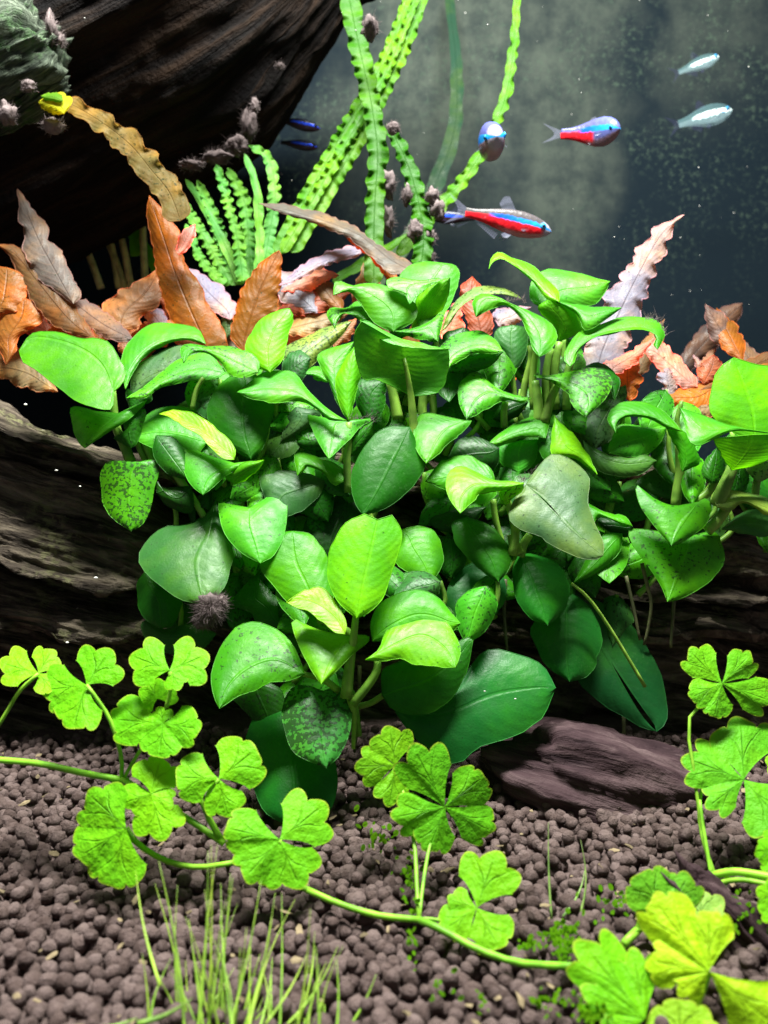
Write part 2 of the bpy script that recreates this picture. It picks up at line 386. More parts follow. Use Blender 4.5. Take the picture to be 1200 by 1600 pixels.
def sweep_log(nu, nv, fn, seed=0):
    V = np.zeros((nu, nv, 3)); uv = np.zeros((nu, nv, 2)); V, uv = fn(nu, nv)
    Fc = [(i * nv + j, i * nv + (j + 1) % nv, (i + 1) * nv + (j + 1) % nv, (i + 1) * nv + j) for i in range(nu - 1) for j in range(nv)]
    Fc += [tuple(range(nv))[::-1], tuple((nu - 1) * nv + j for j in range(nv))]
    return V.reshape(-1, 3), Fc, uv.reshape(-1, 2)
def lower_log(nu, nv):
    X1 = np.linspace(-2.0, 2.1, nu); X = X1[:, None]
    e = np.clip(X + .955, -.6, 9); o = 0 * X
    wob = .03 * fbm(np.stack([X * 2.6, o, o], -1), 4, 3) + .014 * fbm(np.stack([X * 11, o, o], -1), 3, 33)
    wob2 = .03 * fbm(np.stack([X * 2.6, o + 7, o], -1), 4, 8) + .014 * fbm(np.stack([X * 11, o + 7, o], -1), 3, 38)
    L = [.775 - .15 * (1 - np.exp(-e / .30)) + wob, .475 - .12 * (1 - np.exp(-e / .4)) + wob2, .315 - .07 * (1 - np.exp(-e / .5)) - wob * .8, -.14 + o]
    f = 1 - .4 * np.clip((X + .2) / .6, 0, 1)
    zt = L[0] + .02 + .09 * np.clip((X + .75) / .3, 0, 1)
    Ys, Zs = [], []
    t = np.linspace(0, 1, 40)[None]; Zs.append(zt + (L[0] - zt) * t); Ys.append(2.24 - .06 * t + o)          # wall standing back above the first ledge
    for k, (und, n) in enumerate(((.23, 110), (.20, 80), (.24, 80))):
        t = np.linspace(0, 1, n)[None]
        prof = (1 - t ** .8) if k < 2 else (1 - .5 * t)
        lip = np.clip(t / .09, 0, 1) ** .7
        nY = 2.03 + und * f * prof * lip
        nZ = L[k] - .004 + (L[k + 1] - L[k] + .004) * t
        q = np.linspace(0, 1, 12)[None, 1:-1]                                                             # the ledge's top
        Zs.append(L[k] + .035 * (1 - q) * q * 2 - .004 * q); Ys.append(Ys[-1][:, -1:] + (nY[:, :1] - Ys[-1][:, -1:]) * q)
        Zs.append(nZ); Ys.append(nY)
    z = np.concatenate(Zs, 1); Y = np.concatenate(Ys, 1); X = X + 0 * z
    mid = np.clip((X + .68) / .2, 0, 1) * (1 - .35 * np.clip((X - .55) / .3, 0, 1)); Y = Y + .15 * mid
    gn = fbm(np.stack([X * 3.0 + z * 1.2, z * 15 + X * 3.5, Y * 6], -1), 5, 21, .58)
    big = fbm(np.stack([X * 2.2, z * 4 + X, Y * 2], -1), 3, 40); fine = fbm(np.stack([X * 16 + 0 * z, z * 42 + X * 8, Y * 20], -1), 3, 70, .6)
    pit = np.clip(fbm(np.stack([X * 4.5, z * 8 + X * 3, 0 * z], -1), 2, 90) - .35, 0, 1)
    Y = Y - .026 * gn - .03 * big - .009 * fine + .16 * pit; z = z + .010 * gn + .004 * fine
    Fr = np.stack([X, Y, z], -1)
    q = np.linspace(0, 1, 26)[1:-1][None]                                                                 # plain back, closing the section
    zb, zf = z[:, -1:], z[:, :1]
    bz = zb + (zf - zb) * q; by = Y[:, -1:] + (Y[:, :1] - Y[:, -1:]) * q + .5 * np.sin(np.pi * q)
    Bk = np.stack([X1[:, None] + 0 * bz, by, bz], -1)
    V = np.concatenate([Fr, Bk], 1)
    U = np.concatenate([np.stack([X + .3 * z, z + X * .22 + Y * .7], -1), np.stack([Bk[..., 0], bz], -1)], 1)
    return V, U
V, Fc, uv = sweep_log(420, 40 + 110 + 80 + 80 + 30 + 24, lower_log)
lg = link('driftwood_log', mesh_np('driftwood_log', V, Fc, uv), M_LOG, origin=(0, 2.5, 0))
tag(lg, 'long dark driftwood log lying across the soil with the broad-leaved plants growing on it', 'driftwood')

cs = np.array([(-420, 375, 240, 3.0), (-200, 262, 245, 3.0), (0, 158, 243, 3.0), (150, 78, 243, 3.0), (262, 15, 240, 3.0), (345, -30, 205, 3.02), (425, -72, 152, 3.05), (500, -112, 112, 3.08), (600, -165, 95, 3.1)], float)
def upper_log(nu, nv):
    C = crom(np.array([list(at(np.array([a, b]), D)) + [r * D / F] for a, b, r, D in cs]), nu)
    P, R = C[:, :3], C[:, 3]
    T = np.gradient(P, axis=0); T /= np.linalg.norm(T, axis=1)[:, None]
    A = np.cross(T, np.array([0, 1.0, 0])); A /= np.linalg.norm(A, axis=1)[:, None]; B = np.cross(T, A)
    ph = np.linspace(0, 2 * np.pi, nv, endpoint=False)
    dr = np.cos(ph)[None, :, None] * A[:, None] + np.sin(ph)[None, :, None] * B[:, None]
    s = np.linspace(0, 4, nu)[:, None] * np.ones((1, nv))
    q = np.stack([s * 1.6, np.cos(ph)[None] * 3 + 0 * s, np.sin(ph)[None] * 3 + 0 * s], -1)
    n = .030 * fbm(q * np.array([.8, 2.6, 2.6]), 5, 60, .6) + .03 * fbm(q * .6, 3, 80) - .05 * np.clip(fbm(q * np.array([.9, 1.2, 1.2]) + 4, 3, 95) - .3, 0, 1)
    V = P[:, None] + dr * (R[:, None] + n)[..., None]
    return V, np.stack([s * .7, ph[None] * .5 + 0 * s], -1)
V, Fc, uv = sweep_log(220, 200, upper_log)
ulog = link('driftwood_branch', mesh_np('driftwood_branch', V, Fc, uv), M_LOG2, origin=at1(100, 120, 3.0))
tag(ulog, 'thick near-black driftwood trunk slanting through the upper corner with a stub toned lighter and algae-green', 'driftwood')

def lump(name, center, D, size, ang, depth, mat, parent=None, seed=0, rough=.25, sub=5, fr=2.0, flat=0):
    """rough chunk: half sizes in pixels, turned by ang in the picture plane"""
    Vv, Fi = ico(sub); s = D / F
    q = Vv * np.array([fr * .5, fr * 1.4, fr * 2.6])
    n = fbm(q + seed * 3.3, 5, seed, .58)
    Vv = Vv * (1 + rough * n)[:, None]
    uv = np.stack([Vv[:, 0] * size[0] * s * 1.2, np.arctan2(Vv[:, 1], Vv[:, 2]) * .3], 1)
    L = Vv * np.array([size[0] * s, depth * s, size[1] * s])
    ca, sa = math.cos(ang), math.sin(ang)
    x = L[:, 0] * ca - L[:, 2] * sa; z = L[:, 0] * sa + L[:, 2] * ca
    P = np.stack([x, L[:, 1], z], 1) + np.array(at1(*center, D))
    return link(name, mesh_np(name, P, Fi, uv), mat, parent)
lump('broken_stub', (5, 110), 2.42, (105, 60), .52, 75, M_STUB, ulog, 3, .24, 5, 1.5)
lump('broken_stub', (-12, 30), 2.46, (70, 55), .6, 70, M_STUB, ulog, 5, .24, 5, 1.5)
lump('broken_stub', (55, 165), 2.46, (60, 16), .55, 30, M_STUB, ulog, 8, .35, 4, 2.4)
ch = lump('driftwood_chunk', (930, 1235), 1.86, (190, 95), -.30, 105, M_CHUNK, None, 12, .16, 5, 1.5)
tag(ch, 'purple-brown wood chunk lying on the soil below the split green leaf', 'driftwood')
rt = lump('driftwood_root', (1165, 1500), 1.32, (185, 62), -.85, 60, M_CHUNK, None, 17, .2, 5, 2.0)
tag(rt, 'reddish-brown piece of wood on the soil under the blurred pennywort leaves', 'driftwood')

# ------------------------------------------------------------------ leaves
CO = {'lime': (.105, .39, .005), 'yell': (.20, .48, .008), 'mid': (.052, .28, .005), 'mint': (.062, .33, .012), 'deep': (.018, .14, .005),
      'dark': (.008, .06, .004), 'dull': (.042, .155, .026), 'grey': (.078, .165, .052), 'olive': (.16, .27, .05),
      'rust': (.31, .105, .012), 'orange': (.40, .135, .022), 'peach': (.42, .19, .085), 'brown': (.19, .085, .028), 'lilac': (.36, .30, .35),
      'greyb': (.19, .135, .105), 'red': (.36, .10, .045), 'pink': (.62, .27, .20), 'tan': (.36, .22, .10)}
def jit(c, a=.10):
    f = 1 + random.uniform(-a, a)
    return tuple(max(0, x * f * (1 + random.uniform(-a, a) * .6)) for x in c)
def leaf(par, D, col, B, L, R, T, M=None, k=.7, cup=6, puff=5, spots=.55, wav=None, n=22, ku=4, open=False, slit=None, mat=None, name='leaf', rim=.0010, kx=0.0, cren=None):
    mat = mat or M_ANUB
    B, T = np.array(B, float), np.array(T, float)
    if open: Lr, Rr = crom([B, *L], n), crom([B, *R], n)
    else: Lr, Rr = crom([B, *L, T], n), crom([B, *R, T], n)
    if M is None:
        Mr = (Lr + Rr) / 2
        Mr = .8 * Mr + .2 * (B + (T - B) * np.linspace(0, 1, n)[:, None])
    else: Mr = crom([B, *M, T], n)
    t = np.linspace(0, 1, n); yc = Mr[:, 1].mean(); xc = Mr[:, 0].mean()
    env = np.sin(np.pi * np.clip(t, .02, .98)) ** .6
    us = np.linspace(-1, 1, 2 * ku + 1)
    P = np.zeros((n, len(us), 2)); Z = np.zeros((n, len(us)))
    seed = random.uniform(0, 99)
    for j, u in enumerate(us):
        E = Lr if u < 0 else Rr; a = abs(u)
        P[:, j] = Mr + (E - Mr) * a
        Z[:, j] = -k * (P[:, j, 1] - yc) - kx * (P[:, j, 0] - xc) + cup * env * a * a - .75 * puff * env * (.4 * np.sin(np.pi * a) + np.cos(np.pi * a / 2))
        if wav:
            amp, fr = wav[0], wav[1]
            pw = 2.2 * vnoise(np.stack([t * fr * .6 + seed, t * 0 + (3 if u > 0 else 0), t * 0], -1), 2); am = .65 + .55 * vnoise(np.stack([t * fr * .5 + seed * 2, t * 0 + (5 if u > 0 else 0), t * 0], -1), 4)
            amp = amp * am
            w = np.sin(fr * t * 6.28 + seed + pw + (1.9 if u > 0 else 0)) * .7 + .5 * np.sin(fr * 1.73 * t * 6.28 + seed * 2 + u)
            Z[:, j] += amp * w * a ** 1.5 * env
            dirn = (E - Mr); dl = np.linalg.norm(dirn, axis=1)[:, None] + 1e-6
            P[:, j] += dirn / dl * (wav[2] if len(wav) > 2 else .35) * (amp * np.sin(fr * t * 6.28 + seed + pw + 1.2 + (1.9 if u > 0 else 0)))[:, None] * a ** 2 * env[:, None]
    if rim:
        for j, u in enumerate(us):
            E = Lr if u < 0 else Rr; dirn = E - Mr; dl = np.linalg.norm(dirn, axis=1)[:, None] + 1e-6; o_ = t * 0
            ed = fbm(np.stack([t * 9 + seed, o_ + (4 if u > 0 else 0), o_], -1), 3, 12) * 1.6 - 5 * np.clip(vnoise(np.stack([t * 7 + seed * 3, o_ + (2 if u > 0 else 0), o_], -1), 31) - .72, 0, 1) * 3
            P[:, j] += dirn / dl * (ed * env)[:, None] * abs(u) ** 4
    if cren:
        for j, u in enumerate(us):
            E = Lr if u < 0 else Rr; dirn = E - Mr; dl = np.linalg.norm(dirn, axis=1)[:, None] + 1e-6
            cw = np.abs(np.sin(cren[1] * t * 3.14 + seed + (1 if u > 0 else 0) + 1.5 * vnoise(np.stack([t * 7 + seed, t * 0 + u, t * 0], -1), 9)))
            P[:, j] += dirn / dl * (cren[0] * (cw - .6) * env)[:, None] * abs(u) ** 4
            Z[:, j] += cren[0] * 1.4 * (cw - .5) * abs(u) ** 3 * env
    w = fbm(np.stack([t * 3 + seed, t * 0, t * 0], -1), 2, 3)[:, None]
    Z += 2.5 * w * us[None] ** 2
    nm = len(us); UV = np.stack([np.broadcast_to((us + 1) / 2, (n, nm)), np.broadcast_to(t[:, None], (n, nm))], -1)
    W3 = at(P.reshape(-1, 2), D + Z.reshape(-1) * D / F)
    Vs, uvs = W3.copy(), UV.reshape(-1, 2).copy()
    Fc = []
    if slit:                                   # torn along the midrib
        i0 = int(slit[0] * (n - 1)); i1 = int(slit[1] * (n - 1)); extra = {}
        for i in range(i0, i1 + 1):
            idx = i * nm + ku; ww = math.sin(math.pi * min(1, (i - i0) / max(1, i1 - i0) * (.5 if slit[1] >= .99 else 1))) * slit[2] * D / F
            dr = Vs[i * nm + ku + 1] - Vs[i * nm + ku]; dr /= np.linalg.norm(dr) + 1e-9
            extra[idx] = len(Vs); Vs = np.vstack([Vs, Vs[idx] + dr * ww * .5 + np.array([0, .004, 0])]); uvs = np.vstack([uvs, uvs[idx]]); Vs[idx] -= dr * ww * .5
    else: extra = {}
    for i in range(n - 1):
        for j in range(nm - 1):
            f = [i * nm + j, i * nm + j + 1, (i + 1) * nm + j + 1, (i + 1) * nm + j]
            if j == ku: f = [extra.get(q, q) for q in f]
            Fc.append(f)
    if rim:
        loop = [i * nm for i in range(n)] + [(n - 1) * nm + j for j in range(1, nm)] + [i * nm + nm - 1 for i in range(n - 2, -1, -1)]
        tv, tf, _ = tube_np(W3[loop], rim, 5)
        base = len(Vs); Vs = np.vstack([Vs, tv]); uvs = np.vstack([uvs, np.repeat(UV.reshape(-1, 2)[loop], 5, 0)])
        Fc += [[q + base for q in f] for f in tf]
    c = CO[col] if isinstance(col, str) else col
    return link(name, mesh_np(name, Vs, Fc, uvs), mat, par, origin=at1(B[0], B[1], D), color=(*jit(c), spots))
def stem(par, pts, D, r, col=(.16, .30, .04), name='petiole', D2=None, seg=7):
    n = 10; P2 = crom(np.array(pts, float), n); Ds = np.linspace(D, D2 if D2 else D, n)
    rr = np.linspace(r[0], r[1], n) if isinstance(r, tuple) else r
    V, Fc, uv = tube_np(at(P2, Ds), np.asarray(rr) * D / F * np.ones(n), seg)
    return link(name, mesh_np(name, V, Fc, uv), M_STEM, par, color=(*jit(col), 0))
def tuft(par, x, y, D, rx, ry, nh=260, mat=None, length=.6, name='algae_tuft', seed=0):
    """a fuzzy tuft: a knot with many fine curling threads"""
    rg = np.random.default_rng(seed + int(x * 7 + y)); s = D / F; c = np.array(at1(x, y, D))
    VV, FF, off = [], [], 0
    Vv, Fi = ico(3); Vv = Vv * (1 + .45 * fbm(Vv * 2.2 + x, 4, 3))[:, None] * np.array([rx, (rx + ry) / 2, ry]) * s * .8
    VV.append(Vv + c); FF += [list(f) for f in Fi]; off = len(Vv)
    for i in range(nh * 3):
        d = rg.normal(size=3); d /= np.linalg.norm(d); st = d * np.array([rx, (rx + ry) / 2, ry]) * s * .65 + rg.normal(size=3) * s * 2
        ln = length * rg.uniform(.2, 1.0) * (rx + ry) / 2 * s; side = np.cross(d, rg.normal(size=3)); side /= np.linalg.norm(side) + 1e-9
        wd = s * rg.uniform(.2, .45); b = rg.normal(size=3) * ln * .5
        p0, p1, p2 = st, st + d * ln * .55 + b * .4, st + d * ln + b
        q = np.array([p0 - side * wd, p0 + side * wd, p1 + side * wd * .7, p1 - side * wd * .7, p2]) + c
        VV.append(q); FF += [[off, off + 1, off + 2, off + 3], [off + 3, off + 2, off + 4]]; off += 5
    return link(name, mesh_np(name, np.vstack(VV), FF), mat or M_ALGAE, par)
def fuzz(par, pts, D, nh, ln, seed=0, mat=None):
    """short hairs standing on a leaf edge"""
    rg = np.random.default_rng(seed + 5); C = crom(np.array(pts, float), 60); VV, FF, off = [], [], 0
    for i in range(nh):
        p = C[rg.integers(60)] + rg.normal(size=2) * 1.5; a = rg.uniform(-2.9, -.1); l = ln * rg.uniform(.3, 1.2)
        q = np.array([p, p + l * .5 * np.array([math.cos(a), math.sin(a)]), p + l * np.array([math.cos(a + rg.normal() * .3), math.sin(a + rg.normal() * .3)])])
        w = np.array([.45, 0.2]); dz = rg.uniform(-.01, .01)
        P = np.array([q[0] - w, q[0] + w, q[1] + w * .7, q[1] - w * .7, q[2]])
        VV.append(at(P, D + dz)); FF += [[off, off + 1, off + 2, off + 3], [off + 3, off + 2, off + 4]]; off += 5
    return link('algae_fuzz', mesh_np('algae_fuzz', np.vstack(VV), FF), mat or M_ALGAE, par)

# ---- anubias plants on the lower log
def anub(x, y, D, label):
    return thing('anubias_plant', at1(x, y, D), label, 'aquarium plant', 'broad-leaved green plants on the log')
A = anub(205, 722, 2.08, 'broad-leaved green plant at the left end, its big cupped leaf above bare dark wood')
b = (178, 612)
leaf(A, 2.02, 'mid', b, [(172, 640), (130, 632), (85, 603), (57, 578), (37, 567)], [(186, 605), (196, 580), (172, 538), (148, 529), (125, 529), (85, 518), (50, 521)], (30, 548), [(160, 570), (130, 545), (90, 530), (50, 527)], k=.75, cup=0, spots=.1, n=22)
leaf(A, 2.12, 'mint', (196, 608), [(188, 565), (205, 530), (235, 507), (270, 506), (308, 513)], [(206, 585), (225, 560), (250, 543), (285, 532)], (321, 537), k=.9, spots=.15)
leaf(A, 2.11, 'grey', (204, 622), [(208, 580), (240, 555), (275, 540), (310, 545)], [(240, 600), (280, 590), (320, 580)], (350, 575), k=.5)
leaf(A, 2.06, 'mint', (352, 582), [(325, 552), (283, 560), (255, 580), (222, 606)], [(335, 592), (290, 597), (250, 606), (228, 622)], (198, 622), k=.9, cup=2)
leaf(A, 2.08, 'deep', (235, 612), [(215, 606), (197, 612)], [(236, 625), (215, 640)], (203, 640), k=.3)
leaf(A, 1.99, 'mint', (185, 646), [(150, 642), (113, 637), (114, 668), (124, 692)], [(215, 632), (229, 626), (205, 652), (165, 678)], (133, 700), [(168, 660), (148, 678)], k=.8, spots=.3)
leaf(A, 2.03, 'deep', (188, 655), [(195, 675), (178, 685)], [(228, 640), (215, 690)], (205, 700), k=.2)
leaf(A, 1.97, 'mid', (215, 722), [(166, 724), (158, 770), (170, 805)], [(246, 722), (241, 770), (226, 815)], (205, 830), k=.35, spots=.8)
leaf(A, 2.04, 'mint', (325, 692), [(310, 645), (275, 636), (245, 640), (222, 656)], [(300, 718), (285, 717), (255, 706), (225, 695)], (207, 683), k=.75, spots=.3)
leaf(A, 1.98, 'yell', (366, 718), [(368, 703), (358, 688), (325, 660), (300, 646), (270, 640)], [(350, 716), (328, 698), (305, 676), (288, 668), (265, 651)], (249, 647), k=.8, cup=-6, spots=0)
leaf(A, 1.95, 'mint', (366, 724), [(330, 713), (293, 699), (281, 709), (287, 735), (300, 760)], [(390, 722), (372, 733), (350, 745), (333, 762)], (317, 773), [(345, 735), (325, 752)], k=.85, spots=.3)
leaf(A, 1.97, 'lime', (366, 757), [(352, 742), (380, 724)], [(385, 750), (406, 732)], (412, 719), k=-.3, spots=0)
leaf(A, 2.03, 'deep', (392, 718), [(345, 690), (324, 650), (330, 620), (345, 600), (362, 586)], [(412, 700), (424, 660), (428, 630), (412, 600)], (388, 572), k=.45, spots=.05, puff=8)
leaf(A, 2.02, 'mid', (403, 582), [(406, 566), (390, 552), (360, 542), (325, 542), (295, 537), (281, 545)], [(385, 590), (358, 585), (345, 568), (325, 552), (300, 553)], (287, 567), [(375, 568), (340, 552), (300, 545)], k=.7, cup=4)
leaf(A, 2.05, 'lime', (422, 582), [(400, 572), (384, 545), (395, 515), (410, 497), (435, 485)], [(440, 565), (445, 545), (450, 520), (459, 498)], (452, 482), k=.5, spots=.1)
leaf(A, 1.97, 'mint', (541, 657), [(528, 650), (510, 637), (485, 615), (468, 590), (450, 580), (415, 580), (390, 598)], [(515, 656), (495, 639), (470, 626), (430, 629), (395, 624)], (371, 613), k=.9, spots=.1)
leaf(A, 2.08, 'grey', (462, 636), [(450, 650), (444, 672)], [(502, 645), (482, 668), (460, 680)], (439, 689), k=.3)
leaf(A, 2.16, 'olive', (452, 592), [(443, 548), (480, 525), (520, 508)], [(462, 580), (485, 573), (507, 552), (535, 522)], (549, 502), k=.6, spots=.7)
leaf(A, 2.12, 'mint', (514, 597), [(512, 578), (500, 570), (480, 576)], [(505, 597), (488, 590)], (463, 585), k=.8)
leaf(A, 2.14, 'dull', (330, 640), [(295, 625), (275, 640)], [(330, 665), (300, 672)], (270, 665), k=.5)
leaf(A, 2.12, 'dull', (440, 590), [(445, 560), (470, 548)], [(460, 600), (478, 585)], (485, 560), k=.5)
for p, r in (([(205, 722), (195, 697), (181, 665), (178, 630), (176, 608)], (9, 5)), ([(228, 722), (215, 690), (210, 650)], 5), ([(378, 797), (373, 770), (367, 745)], (7, 5)), ([(400, 797), (390, 770), (384, 752)], (6, 5)), ([(405, 720), (414, 690), (420, 650)], 5), ([(300, 640), (307, 610), (318, 590)], 4), ([(240, 722), (232, 705), (225, 690)], 6)):
    stem(A, p, 2.05, r)

Bp = anub(650, 700, 2.1, 'broad-leaved green plant at top centre with one leaf showing its glowing underside')
leaf(Bp, 2.16, 'mint', (657, 512), [(635, 470), (623, 437), (638, 417), (663, 409)], [(690, 497), (711, 460), (719, 430), (712, 415)], (692, 411), k=.7, spots=.15)
leaf(Bp, 2.10, 'lime', (643, 514), [(648, 480), (653, 462), (680, 442)], [(668, 508), (690, 485), (700, 460)], (703, 434), k=-.2, spots=0)
leaf(Bp, 2.07, 'mint', (684, 434), [(655, 438), (620, 433), (605, 440), (610, 452), (630, 456)], [(688, 438), (668, 448), (650, 464)], (640, 476), k=.8, cup=0)
leaf(Bp, 2.08, 'mid', (615, 519), [(646, 503), (652, 480), (640, 465), (620, 452), (580, 442), (550, 445), (525, 437)], [(588, 506), (568, 482), (548, 457), (535, 458)], (521, 461), [(612, 485), (585, 462), (550, 450)], k=.5, spots=.05)
leaf(Bp, 2.04, 'mid', (612, 517), [(645, 513), (672, 502), (694, 486)], [(640, 525), (665, 532)], (684, 534), k=.8, spots=.7)
leaf(Bp, 2.09, 'deep', (626, 530), [(605, 515), (590, 500)], [(640, 520), (620, 500)], (602, 498), k=.4)
leaf(Bp, 1.98, (.075, .34, .015), (642, 619), [(618, 607), (585, 592), (568, 594), (557, 560), (553, 525), (565, 502)], [(657, 618), (688, 611), (702, 575), (701, 545)], (628, 538), [(640, 590), (632, 560)], k=-.25, cup=-8, puff=-6, spots=.1, open=True, n=20)
leaf(Bp, 1.965, 'mint', (563, 500), [(580, 504), (612, 523), (652, 534), (676, 541)], [(572, 514), (600, 532), (635, 542), (670, 546)], (702, 545), k=1.4, cup=0, puff=2, spots=.1)
leaf(Bp, 2.10, 'mid', (586, 503), [(582, 490), (562, 472), (540, 481), (520, 481), (511, 492)], [(572, 505), (555, 496), (541, 489), (531, 498)], (523, 513), k=.9)
leaf(Bp, 2.04, 'mint', (535, 642), [(524, 625), (512, 600), (501, 575), (499, 552)], [(530, 620), (533, 590), (547, 560)], (553, 534), k=.6, spots=.1)
leaf(Bp, 2.0, 'lime', (545, 656), [(535, 645), (527, 620), (524, 592), (540, 560)], [(551, 640), (556, 615), (563, 590), (562, 568)], (557, 538), k=.4, spots=0)
leaf(Bp, 2.06, 'deep', (572, 660), [(556, 630), (556, 598), (578, 590)], [(590, 655), (602, 625)], (602, 594), k=.4)
leaf(Bp, 2.05, 'mint', (700, 580), [(688, 545), (718, 521), (750, 517), (774, 530)], [(704, 573), (720, 562), (745, 552), (772, 553)], (785, 549), k=.9, spots=.6)
leaf(Bp, 2.08, 'deep', (703, 582), [(722, 562), (750, 552)], [(735, 583), (768, 570)], (786, 550), k=.1)
leaf(Bp, 2.16, 'olive', (690, 517), [(700, 490), (718, 466), (745, 450), (778, 448), (800, 456)], [(698, 512), (712, 490), (728, 472), (752, 462), (785, 460)], (815, 467), k=.8)
leaf(Bp, 2.11, 'dark', (705, 560), [(690, 525), (712, 515)], [(735, 545), (740, 525)], (725, 512), k=.3)
for p, r, D in (([(648, 690), (645, 650), (641, 612), (632, 560)], (8, 3), 1.975), ([(664, 664), (660, 640), (662, 612)], 7, 2.07), ([(622, 655), (616, 625), (610, 598)], (9, 7), 2.07), ([(676, 662), (677, 640), (676, 615)], 6, 2.09), ([(540, 700), (546, 670), (546, 652)], 5, 2.0)):
    stem(Bp, p, D, r)
fuzz(Bp, [(545, 655), (575, 653), (585, 660)], 1.96, 40, 12, 3)

C = anub(850, 650, 2.12, 'tall spotted broad-leaved green plant right of centre, one leaf tip hooked at its top')
leaf(C, 2.14, 'lime', (874, 472), [(872, 455), (850, 432), (825, 412), (797, 402), (780, 394), (768, 402)], [(853, 467), (835, 445), (815, 425), (793, 405), (780, 403), (768, 411)], (764, 420), k=.9, spots=0)
leaf(C, 2.18, 'mint', (850, 482), [(828, 468), (832, 438), (855, 421), (890, 424), (925, 433)], [(880, 480), (925, 477), (943, 460)], (953, 440), k=.6, spots=.2)
leaf(C, 2.06, 'mid', (843, 558), [(860, 547), (871, 525), (860, 505), (830, 487), (800, 475), (775, 462), (750, 459), (738, 474)], [(832, 545), (825, 522), (812, 495), (790, 477), (762, 485)], (744, 495), [(842, 525), (820, 490), (785, 469), (755, 468)], k=.7, spots=.05)
leaf(C, 2.10, 'lime', (873, 534), [(865, 510), (849, 493), (841, 480)], [(905, 522), (911, 510), (900, 490), (878, 476)], (857, 468), k=-.2, spots=0)
leaf(C, 2.08, 'mint', (860, 468), [(890, 474), (930, 480)], [(880, 477), (902, 492), (913, 515), (926, 514), (945, 500)], (971, 481), k=.8, spots=.35)
leaf(C, 2.04, 'mid', (890, 573), [(880, 560), (886, 544), (905, 520), (940, 505), (975, 497), (1010, 497), (1034, 508), (1039, 525)], [(898, 565), (906, 545), (935, 524), (970, 517), (1003, 514), (1024, 524), (1021, 540)], (1027, 546), k=.9, spots=.2, n=20)
leaf(C, 2.0, 'mid', (838, 590), [(833, 586), (870, 585), (908, 577), (935, 575), (953, 587), (957, 602), (945, 624)], [(852, 593), (872, 603), (890, 623), (901, 640)], (915, 652), [(880, 595), (915, 612), (920, 635)], k=.8, spots=.75)
leaf(C, 2.06, 'deep', (905, 578), [(930, 567), (955, 576), (969, 600)], [(925, 580), (950, 595)], (960, 625), k=.5, spots=.4)
leaf(C, 2.03, 'mid', (830, 622), [(795, 615), (770, 602), (755, 587), (740, 582), (719, 600), (718, 630)], [(815, 629), (790, 625), (765, 636), (745, 648)], (729, 655), k=.8, spots=.6)
leaf(C, 2.07, 'dark', (825, 628), [(800, 622), (780, 632)], [(815, 645), (790, 660)], (770, 655), k=.2)
leaf(C, 2.15, 'dull', (800, 584), [(788, 560), (773, 535), (777, 514)], [(813, 570), (823, 540), (821, 513)], (800, 508), k=.4, spots=.3)
leaf(C, 2.0, 'lime', (866, 649), [(861, 688), (865, 712), (895, 715), (915, 727)], [(885, 668), (905, 690), (920, 712)], (933, 741), k=.5, spots=.05)
leaf(C, 2.02, 'mid', (764, 692), [(780, 678), (805, 662), (832, 651), (859, 648)], [(776, 698), (800, 690), (835, 683)], (853, 685), k=.8, spots=.1)
leaf(C, 2.04, (.07, .36, .02), (810, 742), [(785, 726), (778, 700)], [(832, 726), (847, 690)], (815, 688), k=.3, spots=.05)
leaf(C, 2.09, 'grey', (930, 702), [(905, 668), (925, 640), (950, 612)], [(956, 685), (965, 650), (978, 622)], (978, 602), k=.4, spots=.6)
leaf(C, 2.11, 'grey', (895, 720), [(878, 690), (880, 660), (900, 645)], [(925, 705), (930, 670)], (925, 645), k=.4, spots=.6)
leaf(C, 2.13, 'dull', (878, 590), [(870, 570), (885, 555)], [(905, 585), (915, 565)], (900, 550), k=.4)
leaf(C, 2.12, 'dull', (800, 660), [(760, 660), (770, 640)], [(830, 660), (835, 640)], (800, 625), k=.4)
leaf(C, 2.1, 'dark', (870, 640), [(855, 620), (865, 605)], [(895, 640), (900, 615)], (880, 600), k=.3)
for p, r, D in (([(815, 640), (820, 600), (830, 560), (828, 540)], (6, 5), 2.08), ([(834, 640), (832, 590), (836, 555), (842, 530)], (7, 5), 2.075), ([(855, 640), (853, 590), (860, 545)], (8, 6), 2.1), ([(868, 640), (866, 585), (874, 535)], (7, 6), 2.09), ([(885, 640), (886, 590), (891, 568)], (7, 6), 2.07), ([(806, 660), (804, 620), (800, 582)], (5, 4), 2.12), ([(850, 660), (862, 620), (872, 600)], (8, 6), 2.05), ([(842, 660), (840, 625), (836, 595)], (9, 6), 2.06), ([(788, 668), (787, 645), (790, 628)], (6, 5), 2.06)):
    stem(C, p, D, r)
fuzz(C, [(1000, 497), (1030, 503), (1040, 525)], 2.03, 60, 17, 1)
fuzz(C, [(790, 472), (812, 468), (822, 474)], 2.1, 50, 12, 2)
fuzz(C, [(800, 745), (815, 750), (824, 752)], 1.98, 20, 9, 8)

